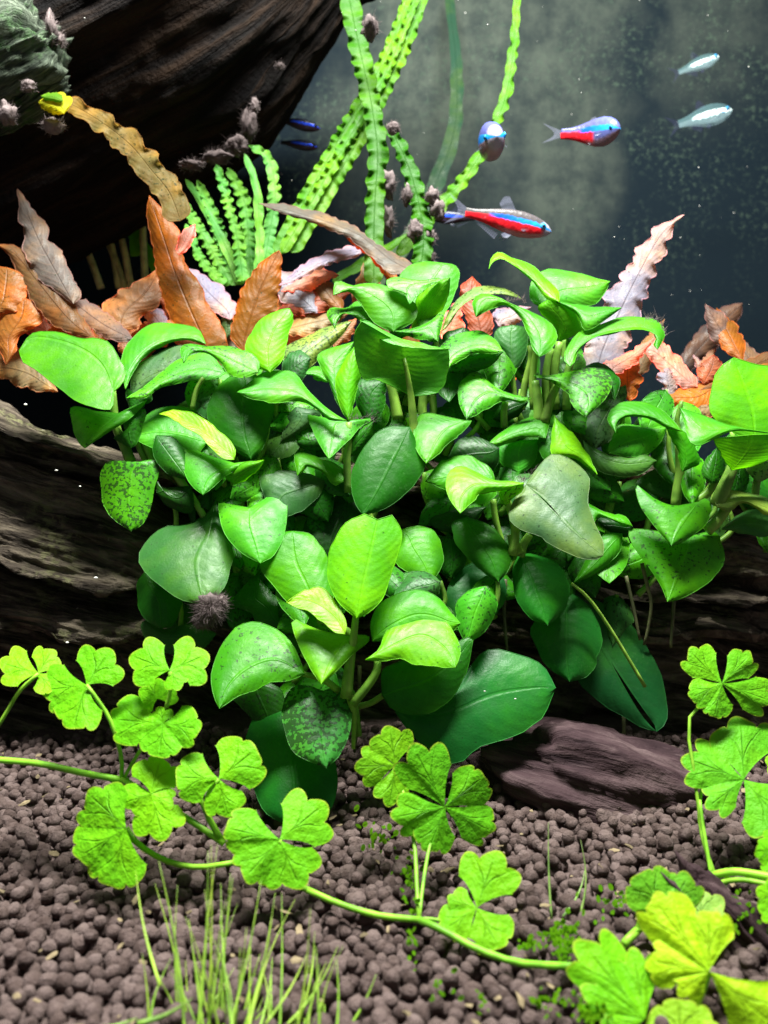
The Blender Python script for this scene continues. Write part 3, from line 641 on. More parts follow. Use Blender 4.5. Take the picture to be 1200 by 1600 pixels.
G = anub(1055, 780, 2.08, 'broad-leaved green plant with a leaf looped over into a ring beside the orange leaves')
leaf(G, 2.0, 'mid', (1066, 674), [(1050, 655), (1030, 637), (1005, 629), (975, 629), (957, 637), (949, 655)], [(1040, 667), (1020, 656), (990, 650), (972, 654), (964, 664)], (962, 676), k=.9, spots=.3)
leaf(G, 2.04, 'mint', (1041, 668), [(1000, 664), (968, 664), (953, 690)], [(1032, 690), (1010, 709), (980, 713)], (950, 708), k=.5, spots=.45)
leaf(G, 2.02, 'dull', (911, 688), [(930, 701), (975, 712), (1005, 710)], [(922, 722), (945, 740), (980, 746), (1008, 738)], (1026, 720), k=.5, spots=.25)
leaf(G, 1.99, 'mid', (1066, 737), [(1056, 702), (1043, 668)], [(1090, 726), (1090, 700), (1080, 684)], (1060, 668), k=.2, spots=.1)
leaf(G, 2.10, 'dull', (1060, 782), [(1010, 770), (994, 752), (1025, 733), (1060, 728)], [(1086, 775), (1103, 750)], (1106, 727), k=.5, spots=.4)
leaf(G, 2.06, 'deep', (950, 752), [(930, 748), (915, 740)], [(975, 748), (978, 742)], (950, 738), k=.5)
leaf(G, 1.97, 'mid', (988, 822), [(975, 806), (945, 800), (925, 790), (911, 785)], [(975, 822), (955, 811), (936, 808)], (927, 818), k=.8, spots=.5)
leaf(G, 2.0, 'dark', (988, 822), [(960, 808), (935, 812)], [(985, 838), (960, 835)], (940, 822), k=.1)
for p, r, D in (([(1055, 792), (1058, 765), (1063, 735), (1062, 690)], (8, 8), 2.03), ([(950, 802), (955, 775), (955, 745)], (7, 6), 2.05), ([(1010, 830), (1013, 815), (1016, 805)], 5, 2.05)):
    stem(G, p, D, r)

H = anub(1125, 790, 1.95, 'broad-leaved green plant at the right edge with a tall bright leaf over two spotted ones')
leaf(H, 1.93, 'lime', (1180, 695), [(1140, 672), (1110, 645), (1114, 600), (1126, 574)], [(1225, 690), (1245, 640), (1225, 582), (1180, 569)], (1146, 559), [(1175, 640), (1160, 595)], k=.35, spots=.05, n=20)
leaf(H, 1.86, 'mint', (1218, 678), [(1170, 671), (1130, 661), (1095, 648)], [(1150, 673), (1118, 685), (1092, 696), (1077, 690), (1068, 660)], (1062, 637), k=1.0, spots=.05)
leaf(H, 1.89, 'lime', (1143, 735), [(1130, 715), (1113, 685)], [(1180, 727), (1222, 708), (1242, 678)], (1165, 672), k=-.3, spots=0, open=True)
leaf(H, 1.88, 'mid', (1092, 784), [(1050, 790), (1012, 773), (993, 757), (1000, 790), (1015, 812), (1033, 834)], [(1103, 779), (1113, 795), (1105, 818), (1085, 835), (1066, 846)], (1049, 853), [(1072, 810), (1056, 835)], k=.7, spots=.55)
leaf(H, 1.90, 'mid', (1080, 838), [(1030, 830), (985, 827), (980, 833), (998, 865), (1015, 888), (1033, 915)], [(1115, 831), (1130, 850), (1132, 875), (1118, 900), (1092, 920), (1062, 936)], (1043, 940), [(1070, 870), (1055, 910)], k=.55, spots=.5)
leaf(H, 1.90, 'olive', (1120, 792), [(1111, 775), (1140, 768), (1175, 772), (1205, 782)], [(1140, 800), (1165, 786), (1200, 806)], (1235, 808), k=.8, spots=.1)
leaf(H, 1.94, 'dull', (1128, 827), [(1155, 803), (1180, 796), (1210, 805)], [(1160, 833), (1200, 838)], (1235, 830), k=.5, spots=.2)
leaf(H, 1.98, 'deep', (1112, 755), [(1097, 742), (1105, 715)], [(1128, 750), (1134, 722)], (1120, 700), k=.3)
leaf(H, 1.99, 'olive', (1182, 752), [(1165, 732), (1178, 722)], [(1200, 748), (1212, 730)], (1212, 714), k=.3)
leaf(H, 2.0, 'deep', (1145, 770), [(1135, 745), (1145, 725)], [(1165, 765), (1170, 740)], (1160, 720), k=.3)
for p, r, D in (([(1120, 790), (1132, 760), (1145, 725), (1143, 690)], (13, 6), 1.92), ([(1105, 830), (1120, 815), (1138, 790)], (9, 8), 1.93), ([(1180, 775), (1182, 755), (1190, 735)], 6, 2.0), ([(1085, 785), (1105, 770), (1120, 750)], 7, 2.0)):
    stem(H, p, D, r)

Dp = anub(470, 900, 1.98, 'broad-leaved green plant left of centre whose dull lowest leaf ends in a fuzzy tuft')
leaf(Dp, 1.95, 'mint', (540, 658), [(520, 655), (495, 651), (481, 650), (490, 675), (503, 700)], [(562, 657), (582, 654), (565, 668), (540, 692)], (514, 717), k=.9, spots=.45)
leaf(Dp, 1.97, 'deep', (545, 715), [(540, 692), (562, 670)], [(565, 705), (580, 685)], (585, 657), k=.1)
leaf(Dp, 1.94, 'mid', (726, 657), [(690, 650), (664, 645), (648, 660), (647, 690), (656, 712)], [(736, 658), (727, 671), (700, 695), (680, 714)], (666, 724), [(695, 672), (676, 700)], k=.75, spots=.25)
leaf(Dp, 1.90, 'deep', (640, 667), [(605, 668), (575, 690), (550, 735), (550, 765), (556, 788)], [(648, 685), (663, 722), (655, 745), (635, 770), (600, 796)], (567, 804), [(615, 715), (590, 765)], k=.45, cup=8, puff=8, spots=0)
leaf(Dp, 1.97, 'mid', (536, 752), [(538, 735), (520, 723), (495, 715), (470, 707), (460, 716)], [(522, 757), (505, 739), (483, 729), (474, 736)], (465, 743), k=.7, spots=.1)
leaf(Dp, 1.99, 'deep', (560, 735), [(545, 765), (525, 750)], [(560, 770), (545, 785)], (530, 768), k=.3)
leaf(Dp, 1.98, 'dull', (507, 752), [(480, 740), (440, 736), (405, 745)], [(500, 772), (480, 792), (450, 808)], (425, 806), k=.55, spots=.2)
leaf(Dp, 2.0, 'dark', (545, 764), [(500, 790), (472, 825), (480, 855)], [(575, 790), (570, 835), (545, 862)], (512, 872), k=.4)
leaf(Dp, 1.90, 'mint', (390, 794), [(365, 789), (343, 788), (345, 815), (357, 842), (380, 866)], [(412, 781), (432, 767), (447, 785), (446, 825), (430, 866)], (407, 880), [(392, 822), (401, 852)], k=.75, cup=8, puff=8, spots=.3)
leaf(Dp, 1.93, 'dull', (337, 776), [(318, 805), (290, 820), (262, 822), (235, 840), (217, 868), (223, 892), (252, 917), (283, 937)], [(348, 800), (353, 835), (366, 860), (358, 895), (347, 922)], (318, 944), [(325, 835), (308, 880)], k=.8, puff=9, spots=.2, n=20)
leaf(Dp, 1.97, 'deep', (227, 893), [(215, 912), (216, 945), (228, 968)], [(250, 915), (283, 933), (281, 955), (271, 977)], (250, 982), k=.35, spots=0)
leaf(Dp, 1.99, 'dull', (338, 990), [(300, 976), (260, 982), (228, 969)], [(320, 1012), (290, 1022), (240, 1016), (226, 995)], (220, 978), k=.3, spots=.1)
leaf(Dp, 1.95, 'deep', (442, 985), [(402, 972), (393, 958), (368, 946), (366, 935)], [(446, 962), (440, 942), (418, 920)], (400, 894), k=.5, spots=.1)
leaf(Dp, 1.86, 'mid', (505, 965), [(460, 950), (428, 915), (406, 884), (420, 845), (435, 833)], [(522, 930), (513, 872), (500, 850), (484, 834)], (458, 830), k=.6, spots=.05, puff=8)
leaf(Dp, 1.98, 'dark', (300, 760), [(250, 760), (240, 740)], [(300, 800), (262, 790)], (245, 770), k=.3)
leaf(Dp, 2.0, 'dark', (330, 760), [(330, 800), (310, 790)], [(295, 790), (300, 820)], (305, 830), k=.3)
for p, r, D in (([(545, 770), (542, 720), (545, 690), (545, 660)], (7, 5), 1.965), ([(590, 830), (565, 780), (548, 745)], 5, 2.0), ([(330, 850), (320, 810), (275, 740)], (5, 7), 2.0), ([(275, 830), (275, 800), (265, 770)], 4, 2.02), ([(500, 968), (540, 985), (560, 1000)], 6, 1.87)):
    stem(Dp, p, D, r)
tuft(Dp, 328, 950, 1.845, 24, 26, 1100, M_MIDALGAE, .5, seed=2)
tuft(Dp, 342, 940, 1.85, 14, 12, 400, M_MIDALGAE, .6, seed=3)
tuft(Dp, 316, 970, 1.85, 16, 14, 400, M_MIDALGAE, .6, seed=4)

Fp = anub(800, 880, 1.98, 'broad-leaved green plant right of centre with a torn grey-green leaf and long hanging lower leaves')
leaf(Fp, 1.86, 'lime', (819, 756), [(800, 752), (770, 750), (745, 738), (720, 729), (702, 737), (697, 757), (703, 780)], [(792, 764), (760, 770), (740, 783), (727, 794)], (719, 802), [(775, 757), (740, 758), (720, 778)], k=.85, spots=.02)
leaf(Fp, 1.88, 'lime', (790, 790), [(780, 775), (785, 762)], [(805, 775), (816, 765)], (818, 754), k=0)
leaf(Fp, 1.92, 'mid', (774, 752), [(768, 735), (750, 720), (725, 711), (700, 714), (680, 730)], [(775, 775), (750, 787), (712, 769), (690, 763)], (665, 752), k=.6, spots=.05)
leaf(Fp, 1.85, 'grey', (822, 757), [(802, 785), (795, 812), (825, 833), (870, 856), (905, 873), (930, 875)], [(838, 733), (862, 711), (893, 720), (920, 748), (918, 785), (930, 820), (943, 848)], (942, 868), [(852, 783), (895, 828)], k=.75, cup=10, puff=9, spots=.35, slit=(.05, .5, 4), n=22)
leaf(Fp, 1.90, 'deep', (730, 808), [(708, 818), (714, 850), (735, 877), (760, 898)], [(762, 820), (786, 840), (800, 865), (795, 890)], (779, 909), k=.5, spots=0, puff=8)
leaf(Fp, 1.88, 'mid', (627, 828), [(624, 850), (615, 873), (640, 896)], [(655, 821), (676, 830), (689, 852), (692, 880)], (674, 913), k=.6, spots=.05, puff=7)
leaf(Fp, 1.96, 'deep', (702, 828), [(687, 860), (690, 890)], [(726, 855), (727, 882)], (705, 902), k=.3)
leaf(Fp, 1.93, (.03, .21, .035), (787, 903), [(755, 880), (722, 888), (703, 912), (696, 945), (708, 972)], [(792, 925), (785, 947), (765, 966)], (730, 981), k=.5, spots=.15, puff=8)
leaf(Fp, 1.89, (.022, .22, .015), (812, 865), [(802, 885), (803, 920), (812, 945), (830, 967)], [(838, 867), (870, 880), (888, 905), (891, 927), (880, 957)], (856, 977), [(828, 900), (845, 945)], k=.6, cup=10, puff=8, spots=0)
leaf(Fp, 1.91, (.02, .17, .018), (885, 923), [(850, 955), (830, 985), (838, 1012), (856, 1041)], [(905, 934), (925, 955), (939, 990), (936, 1025), (920, 1056)], (890, 1065), [(885, 970), (885, 1025)], k=.5, cup=8, puff=8, spots=.15)
leaf(Fp, 1.95, (.014, .11, .02), (905, 925), [(895, 985), (905, 1065), (942, 1100), (975, 1121), (1000, 1136)], [(945, 945), (975, 965), (1000, 995), (1020, 1030), (1033, 1058), (1041, 1100), (1041, 1128)], (1026, 1143), [(925, 985), (958, 1040), (992, 1095)], k=.4, spots=.05, slit=(.5, 1.0, 9), n=22)
leaf(Fp, 1.95, 'mid', (972, 834), [(945, 835), (920, 870)], [(970, 860), (945, 888), (920, 902)], (897, 910), k=.5, spots=.2)
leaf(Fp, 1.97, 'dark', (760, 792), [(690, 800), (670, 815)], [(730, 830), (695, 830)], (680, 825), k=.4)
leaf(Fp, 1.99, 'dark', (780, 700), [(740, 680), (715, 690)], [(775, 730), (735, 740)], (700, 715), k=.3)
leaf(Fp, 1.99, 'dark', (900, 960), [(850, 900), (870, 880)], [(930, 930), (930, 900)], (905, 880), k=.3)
for p, r, D in (([(800, 868), (805, 830), (795, 790), (785, 760)], (8, 5), 1.9), ([(812, 870), (818, 850), (828, 835)], (8, 6), 1.92), ([(810, 866), (803, 850), (800, 835)], (10, 8), 1.91), ([(785, 850), (775, 815), (770, 780)], 5, 1.95), ([(893, 912), (920, 935), (955, 985), (1008, 1073)], (2.5, 3), 1.88)):
    stem(Fp, p, D, r, (.25, .40, .06) if r == (2.5, 3) else (.16, .30, .04))
for p in ([(1003, 880), (1014, 925), (1018, 945), (1012, 985), (1006, 1008)], [(1053, 935), (1051, 970), (1048, 1012)], [(790, 905), (788, 960), (793, 1022)], [(975, 1118), (974, 1160), (965, 1232)], [(978, 900), (990, 950), (1000, 1000)], [(562, 1040), (560, 1120), (553, 1180)]):
    o = stem(Fp, p, 1.96, (3.2, 2.2), (.10, .10, .045), 'hanging_root')
fuzz(Fp, [(814, 752), (822, 748), (834, 735)], 1.85, 24, 10, 6)

E = anub(545, 1090, 1.72, 'broad-leaved green plant in front, an upright bright oval leaf above a pointed pale one')
leaf(E, 1.70, 'lime', (557, 966), [(530, 943), (516, 918), (511, 890), (520, 850), (540, 818), (570, 803)], [(576, 958), (596, 940), (606, 915), (615, 885), (628, 840), (623, 820), (612, 805)], (590, 812), [(568, 910), (580, 860)], k=.45, cup=5, puff=5, spots=.15, open=True, n=20)
leaf(E, 1.68, 'yell', (539, 991), [(541, 978), (538, 965), (528, 945), (513, 927), (497, 917), (480, 920), (462, 930)], [(520, 986), (500, 969), (480, 955), (460, 947)], (448, 941), [(525, 965), (500, 945), (475, 937)], k=.8, cup=-5, spots=0)
leaf(E, 1.66, 'lime', (545, 993), [(510, 988), (475, 975), (461, 968), (457, 980), (470, 1016), (488, 1049)], [(574, 993), (577, 1001), (555, 1019), (526, 1048)], (502, 1069), [(530, 1015), (513, 1045)], k=.9, spots=.1)
leaf(E, 1.69, 'mid', (476, 1053), [(468, 1030), (455, 1005), (430, 982), (398, 971), (370, 980), (345, 1013), (330, 1050), (333, 1085)], [(460, 1061), (425, 1068), (390, 1082), (362, 1094)], (343, 1107), [(430, 1030), (385, 1045), (355, 1075)], k=.8, puff=7, spots=.45)
leaf(E, 1.66, (.05, .27, .03), (505, 1080), [(475, 1069), (450, 1080), (441, 1112), (445, 1142), (460, 1177)], [(526, 1074), (548, 1092), (548, 1126), (536, 1172)], (510, 1200), [(503, 1115), (505, 1160)], k=.65, puff=8, cup=9, spots=.85)
leaf(E, 1.66, 'lime', (571, 1031), [(592, 1015), (602, 990), (620, 970), (650, 960), (677, 962), (700, 975), (713, 995), (719, 1020)], [(600, 1033), (625, 1028), (645, 1038), (680, 1042)], (712, 1043), [(620, 1005), (660, 992), (695, 1012)], k=.8, spots=.3)
leaf(E, 1.71, 'mid', (582, 1002), [(580, 970), (600, 940), (640, 922), (680, 930), (705, 957)], [(620, 1000), (660, 985), (700, 990)], (719, 974), k=.6, spots=.15, puff=8)
leaf(E, 1.74, 'deep', (597, 1086), [(600, 1045), (640, 1030), (700, 1010), (730, 996)], [(615, 1109), (650, 1118), (680, 1109), (706, 1090), (728, 1055)], (739, 1000), k=.4, spots=.1)
leaf(E, 1.78, (.016, .17, .022), (618, 1112), [(660, 1100), (720, 1060), (760, 1016), (815, 1024), (850, 1042)], [(645, 1150), (690, 1188), (720, 1191), (750, 1168), (800, 1153), (845, 1125)], (868, 1075), [(690, 1115), (770, 1085), (830, 1075)], k=.5, puff=8, spots=.1, n=20)
leaf(E, 1.72, (.012, .16, .012), (450, 1110), [(402, 1115), (385, 1160), (393, 1215), (412, 1268)], [(500, 1150), (522, 1190), (525, 1235), (508, 1274)], (462, 1294), k=.6, cup=14, puff=10, spots=.15)
leaf(E, 1.80, 'dark', (400, 1060), [(360, 1080), (390, 1120)], [(440, 1080), (450, 1130)], (420, 1150), k=.3)
for p, r, D in (([(541, 1090), (546, 1040), (552, 1000), (556, 962)], (10, 5), 1.69), ([(550, 1100), (572, 1075), (588, 1050), (590, 1030)], (8, 6), 1.69), ([(470, 1052), (505, 1062), (530, 1080)], (4, 6), 1.71), ([(560, 1150), (555, 1110), (548, 1080)], 6, 1.72), ([(600, 1085), (580, 1098), (555, 1105)], 5, 1.74), ([(552, 1170), (553, 1120), (545, 1085)], (3, 6), 1.7)):
    stem(E, p, D, r)
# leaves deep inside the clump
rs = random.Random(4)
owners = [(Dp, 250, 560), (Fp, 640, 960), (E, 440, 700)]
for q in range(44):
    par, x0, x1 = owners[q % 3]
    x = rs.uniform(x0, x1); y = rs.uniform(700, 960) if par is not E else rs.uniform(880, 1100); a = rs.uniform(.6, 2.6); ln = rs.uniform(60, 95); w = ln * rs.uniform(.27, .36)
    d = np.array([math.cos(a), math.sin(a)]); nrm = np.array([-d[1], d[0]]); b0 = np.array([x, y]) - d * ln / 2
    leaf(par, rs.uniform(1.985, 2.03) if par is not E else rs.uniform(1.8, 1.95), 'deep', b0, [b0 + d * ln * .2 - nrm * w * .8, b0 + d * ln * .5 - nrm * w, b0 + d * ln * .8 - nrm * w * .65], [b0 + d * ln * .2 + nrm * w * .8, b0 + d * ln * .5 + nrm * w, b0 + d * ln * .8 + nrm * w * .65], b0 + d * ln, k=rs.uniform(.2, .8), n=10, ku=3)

rs = random.Random(21)
fill = [(A, 235, 470, 600, 740, 2.09, 2.15, 15), (Bp, 480, 700, 560, 720, 2.08, 2.18, 16), (C, 690, 900, 540, 720, 2.12, 2.22, 14), (G, 880, 1080, 640, 800, 2.08, 2.16, 14), (Fp, 680, 960, 740, 900, 1.97, 2.08, 12), (H, 1020, 1200, 700, 830, 2.0, 2.1, 8), (Dp, 330, 600, 720, 900, 2.0, 2.08, 12), (Dp, 235, 450, 720, 980, 1.99, 2.05, 14), (Fp, 650, 1000, 850, 1040, 1.97, 2.04, 13), (E, 430, 760, 900, 1090, 1.8, 1.92, 10), (A, 215, 470, 590, 720, 2.06, 2.12, 8), (C, 700, 900, 600, 740, 2.05, 2.14, 8)]
for par, x0, x1, y0, y1, d0, d1, cnt in fill:
    for q in range(cnt):
        x, y = rs.uniform(x0, x1), rs.uniform(y0, y1); a = rs.uniform(.3, 2.9); ln = rs.uniform(60, 95); w = ln * rs.uniform(.26, .38)
        d = np.array([math.cos(a), math.sin(a)]); nrm = np.array([-d[1], d[0]]); b0 = np.array([x, y]) - d * ln / 2; sk = nrm * rs.uniform(-8, 8)
        leaf(par, rs.uniform(d0, d1), rs.choice(['deep', 'mid', 'dull', 'mid', 'mint']), b0, [b0 + d * ln * .15 - nrm * w * .75, b0 + d * ln * .45 - nrm * w + sk, b0 + d * ln * .8 - nrm * w * .6 + sk], [b0 + d * ln * .15 + nrm * w * .75, b0 + d * ln * .45 + nrm * w + sk, b0 + d * ln * .8 + nrm * w * .6 + sk], b0 + d * ln + sk * 1.5, k=rs.uniform(.3, .9), n=11, ku=3, cup=rs.uniform(0, 14), puff=rs.uniform(3, 10))
        stem(par, [(b0[0], b0[1]), (b0[0] + rs.uniform(-8, 8), b0[1] + 35), (x + rs.uniform(-10, 10), b0[1] + 75)], (d0 + d1) / 2 + .01, (3.5, 5))

# ------------------------------------------------------------------ brown crinkled plants behind the log
def cryp(x, y, D, label):
    return thing('crinkled_brown_plant', at1(x, y, D), label, 'aquarium plant', 'brown crinkle-leaved plants behind the log')
def cl(par, D, col, B, L, R, T, M=None, k=.5, wav=(5, 5, .5), cup=5, puff=4, spots=.3, n=44, **kw):
    kw.setdefault('cren', (3.6, max(6, math.hypot(B[0] - T[0], B[1] - T[1]) / 17)))
    return leaf(par, D, col, B, L, R, T, M, k=k, wav=wav, cup=cup, puff=puff, spots=spots, n=n, mat=M_CRYPT, rim=.0014, **kw)
K = cryp(330, 545, 2.4, 'brown crinkle-leaved plant with two tall orange-brown upright leaves behind the left green leaves')
cl(K, 2.36, 'rust', (325, 545), [(290, 525), (268, 500), (256, 465), (246, 430), (237, 375), (229, 335)], [(356, 545), (345, 505), (326, 475), (314, 445), (291, 415), (280, 365), (256, 330)], (233, 306), [(300, 490), (275, 430), (255, 370)], k=.25, wav=(4, 4, .5))
cl(K, 2.38, 'rust', (378, 548), [(360, 525), (368, 490), (376, 460), (390, 435), (414, 405)], [(402, 535), (420, 500), (433, 478), (438, 440), (441, 405)], (436, 392), [(390, 500), (408, 450)], k=.25, wav=(4, 4, .5))
cl(K, 2.45, 'peach', (185, 522), [(160, 500), (155, 488), (180, 460), (215, 440)], [(215, 512), (224, 494), (246, 480), (254, 458)], (250, 420), k=.5, wav=(4, 5, .6))
cl(K, 2.55, 'lilac', (360, 500), [(320, 478), (300, 450)], [(372, 480), (352, 455), (320, 430)], (290, 418), k=.8, wav=(5, 3, .5))
cl(K, 2.5, 'grey', (352, 530), [(345, 505), (350, 488)], [(365, 520), (365, 500)], (358, 482), k=.3, wav=None)
cl(K, 2.5, 'peach', (270, 520), [(230, 505), (215, 515)], [(260, 540), (230, 535)], (200, 528), k=.8)
K2 = cryp(120, 540, 2.4, 'brown crinkle-leaved plant at the left edge with curled orange leaves and one grey-lilac upright leaf')
cl(K2, 2.42, 'greyb', (115, 475), [(80, 450), (66, 438), (45, 415), (38, 375), (30, 340)], [(128, 460), (112, 430), (100, 400), (76, 370), (71, 350), (50, 325)], (27, 295), [(90, 430), (58, 370)], k=.6, wav=(8, 4, .5))
cl(K2, 2.36, 'brown', (150, 530), [(125, 490), (95, 450), (60, 412), (25, 385)], [(105, 520), (60, 485), (35, 440), (15, 400)], (-5, 382), [(110, 500), (60, 440), (25, 398)], k=.6, wav=(4, 3, .4))
cl(K2, 2.34, 'greyb', (208, 530), [(190, 508), (150, 478), (105, 452), (80, 438)], [(190, 535), (150, 520), (110, 490), (90, 462)], (72, 440), [(160, 505), (110, 468)], k=.9, wav=(4, 4, .4))
cl(K2, 2.32, 'orange', (10, 570), [(-5, 530), (0, 495), (20, 470)], [(25, 550), (30, 525), (60, 508), (65, 490), (50, 472)], (38, 466), k=.4, wav=(6, 3, .5))
cl(K2, 2.36, 'orange', (-10, 490), [(-20, 450), (-10, 420)], [(30, 485), (40, 460), (35, 430)], (10, 418), k=.5, wav=(5, 3, .5))
cl(K2, 2.33, 'tan', (90, 612), [(60, 560), (30, 545), (0, 550)], [(60, 612), (20, 600)], (-15, 580), k=.6, wav=(6, 3, .5))
cl(K2, 2.4, 'red', (150, 530), [(140, 505), (120, 495)], [(140, 540), (110, 530)], (95, 505), k=.6, wav=(6, 3, .5))
cl(K2, 2.42, 'orange', (45, 555), [(75, 520), (90, 490)], [(70, 560), (100, 530)], (108, 490), k=.6, wav=(6, 3, .5))
cl(K2, 2.45, 'brown', (20, 480), [(30, 440), (20, 410)], [(70, 490), (60, 450)], (35, 400), k=.5, wav=(6, 3, .5))
cl(K2, 2.36, 'tan', (110, 560), [(95, 548), (80, 545)], [(120, 580), (90, 595)], (70, 575), k=.5, wav=(6, 3, .5))
cl(K2, 2.38, 'peach', (205, 570), [(185, 545), (190, 535)], [(205, 545), (200, 535)], (192, 528), k=.5, wav=(3, 3, .5))
K3 = cryp(600, 470, 2.5, 'brown crinkle-leaved plant behind the centre, a long greyish leaf arching to a fine tip')
cl(K3, 2.42, 'greyb', (648, 425), [(640, 410), (600, 388), (552, 354), (510, 336), (450, 321)], [(618, 428), (598, 420), (562, 385), (530, 366), (480, 346), (440, 334)], (405, 318), [(610, 405), (560, 366), (500, 343), (445, 327)], k=1.0, wav=(4, 5, .4))
cl(K3, 2.44, 'orange', (622, 436), [(600, 405), (575, 385), (545, 362)], [(605, 436), (585, 408), (560, 388)], (530, 355), k=.2, wav=(4, 3, .4))
cl(K3, 2.46, 'lilac', (578, 388), [(545, 386), (505, 397), (465, 420)], [(560, 400), (530, 407), (490, 424), (460, 440)], (436, 446), k=1.0, wav=(4, 5, .4))
cl(K3, 2.48, 'red', (435, 484), [(470, 456), (510, 452)], [(470, 494), (510, 484)], (548, 458), k=.7, wav=(4, 6, .5))
cl(K3, 2.5, 'pink', (440, 455), [(470, 430), (500, 420)], [(480, 455), (510, 440)], (530, 430), k=.7, wav=(4, 4, .5))
cl(K3, 2.35, 'peach', (522, 545), [(522, 522), (535, 508)], [(545, 530), (557, 510)], (557, 498), k=.5, wav=None)
cl(K3, 2.45, 'tan', (430, 520), [(460, 495), (500, 488)], [(470, 525), (520, 508)], (545, 490), k=.9, wav=(4, 4, .5))
cl(K3, 2.5, 'pink', (430, 535), [(445, 520), (470, 512)], [(460, 540), (485, 528)], (505, 515), k=.9, wav=(4, 4, .5))
K4 = cryp(745, 560, 2.3, 'small orange crinkle-leaved plant glimpsed between the two topmost green plants')
cl(K4, 2.32, 'red', (752, 535), [(735, 520), (722, 485), (718, 455)], [(770, 515), (763, 480), (748, 445)], (738, 432), k=.4, wav=(6, 3, .6))
cl(K4, 2.30, 'orange', (770, 605), [(735, 595), (745, 565)], [(800, 600), (802, 570)], (780, 548), k=.5, wav=(4, 2, .4))
cl(K4, 2.4, 'pink', (690, 530), [(690, 500), (705, 480)], [(720, 520), (722, 495)], (715, 470), k=.4, wav=(4, 3, .5))
cl(K4, 2.45, 'lilac', (780, 510), [(770, 490), (790, 482)], [(810, 505), (815, 490)], (830, 480), k=.7, wav=(4, 3, .5))
K5 = cryp(940, 600, 2.45, 'crinkled pale lilac leaf standing tall beside the green plant before dark glass')
cl(K5, 2.40, 'lilac', (930, 590), [(905, 570), (915, 540), (935, 490), (950, 452), (971, 436), (985, 408), (1008, 375), (1035, 350)], [(968, 575), (982, 530), (997, 495), (1012, 450), (1026, 415), (1043, 382), (1052, 352)], (1069, 336), [(945, 540), (975, 475), (1005, 415), (1035, 365)], k=.5, wav=(9, 8, .6), n=70, cren=(6, 17))
K6 = cryp(1090, 640, 2.3, 'tangle of curled orange and pink crinkled leaves at the right behind the green plants')
cl(K6, 2.30, 'pink', (955, 585), [(940, 568), (970, 555), (1000, 540)], [(975, 580), (1000, 560), (1012, 545)], (1023, 529), k=.9, wav=(4, 4, .4))
cl(K6, 2.32, 'orange', (985, 628), [(960, 600), (958, 570), (965, 560)], [(998, 610), (1000, 580)], (990, 555), k=.4, wav=(6, 3, .5))
cl(K6, 2.34, 'pink', (1090, 605), [(1085, 588), (1062, 560), (1035, 535), (1022, 530)], [(1068, 606), (1040, 585), (1015, 560)], (1005, 545), k=.7, wav=(5, 4, .5))
cl(K6, 2.28, 'orange', (1120, 605), [(1100, 598), (1070, 608), (1045, 612), (1028, 612)], [(1100, 640), (1060, 634), (1030, 636)], (1015, 620), k=.8, wav=(5, 4, .5))
cl(K6, 2.26, 'tan', (1125, 625), [(1090, 625), (1060, 632)], [(1110, 650), (1070, 648)], (1035, 642), k=.8, wav=(4, 3, .4))
cl(K6, 2.30, 'lilac', (1045, 625), [(1035, 605), (1030, 585)], [(1058, 615), (1055, 595)], (1045, 575), k=.5, wav=(5, 3, .5))
cl(K6, 2.32, 'red', (1100, 600), [(1090, 585), (1100, 565)], [(1125, 590), (1130, 570)], (1115, 555), k=.5, wav=(4, 4, .5))
cl(K6, 2.34, 'brown', (1090, 612), [(1120, 588), (1165, 565), (1200, 550)], [(1120, 605), (1165, 585), (1210, 570)], (1245, 540), k=.8, wav=(4, 4, .5))
cl(K6, 2.33, 'orange', (1150, 590), [(1180, 572), (1200, 565)], [(1180, 590), (1205, 580)], (1235, 565), k=.8, wav=(4, 4, .5))
cl(K6, 2.28, 'red', (1100, 660), [(1095, 645), (1105, 635)], [(1115, 660), (1120, 645)], (1115, 630), k=.5, wav=(4, 2, .5))
K7 = cryp(1060, 580, 3.1, 'dim brown blurred leaf slanting up before the dark glass at the right')
cl(K7, 3.0, (.10, .062, .055), (1055, 590), [(1070, 545), (1100, 510), (1130, 480)], [(1090, 570), (1125, 535), (1155, 500)], (1160, 474), k=.2, wav=(5, 3, .4), spots=0)
# layer of smaller brown leaves that fills the bed behind the log
rs = random.Random(9)
for q in range(34):
    par = (K, K2, K3, K6)[q % 4]; x0, x1 = {0: (160, 430), 1: (0, 160), 2: (430, 640), 3: (980, 1200)}[q % 4]
    x, y = rs.uniform(x0, x1), rs.uniform(520, 640) if q % 4 == 3 else rs.uniform(455, 570)
    a = rs.uniform(-2.7, -.4); ln = rs.uniform(60, 110); w = ln * rs.uniform(.13, .2); d = np.array([math.cos(a), math.sin(a)]); nr = np.array([-d[1], d[0]]); b0 = np.array([x, y]) - d * ln * .4
    cl(par, rs.uniform(2.48, 2.62), rs.choice(['rust', 'peach', 'brown', 'greyb', 'red', 'lilac', 'tan']), b0, [b0 + d * ln * .25 - nr * w * .9, b0 + d * ln * .6 - nr * w], [b0 + d * ln * .25 + nr * w * .9, b0 + d * ln * .6 + nr * w], b0 + d * ln, k=rs.uniform(.3, 1), wav=(5, 3, .5), n=26, ku=3)
pt = leaf(None, 2.30, (.75, .36, .28), (280, 397), [(275, 385), (283, 365)], [(292, 390), (303, 372)], (305, 351), k=.4, mat=M_CRYPT, spots=0, name='loose_leaf', rim=.002)
tag(pt, 'small pale pink shed leaf caught on the tallest orange-brown leaf', 'leaf')

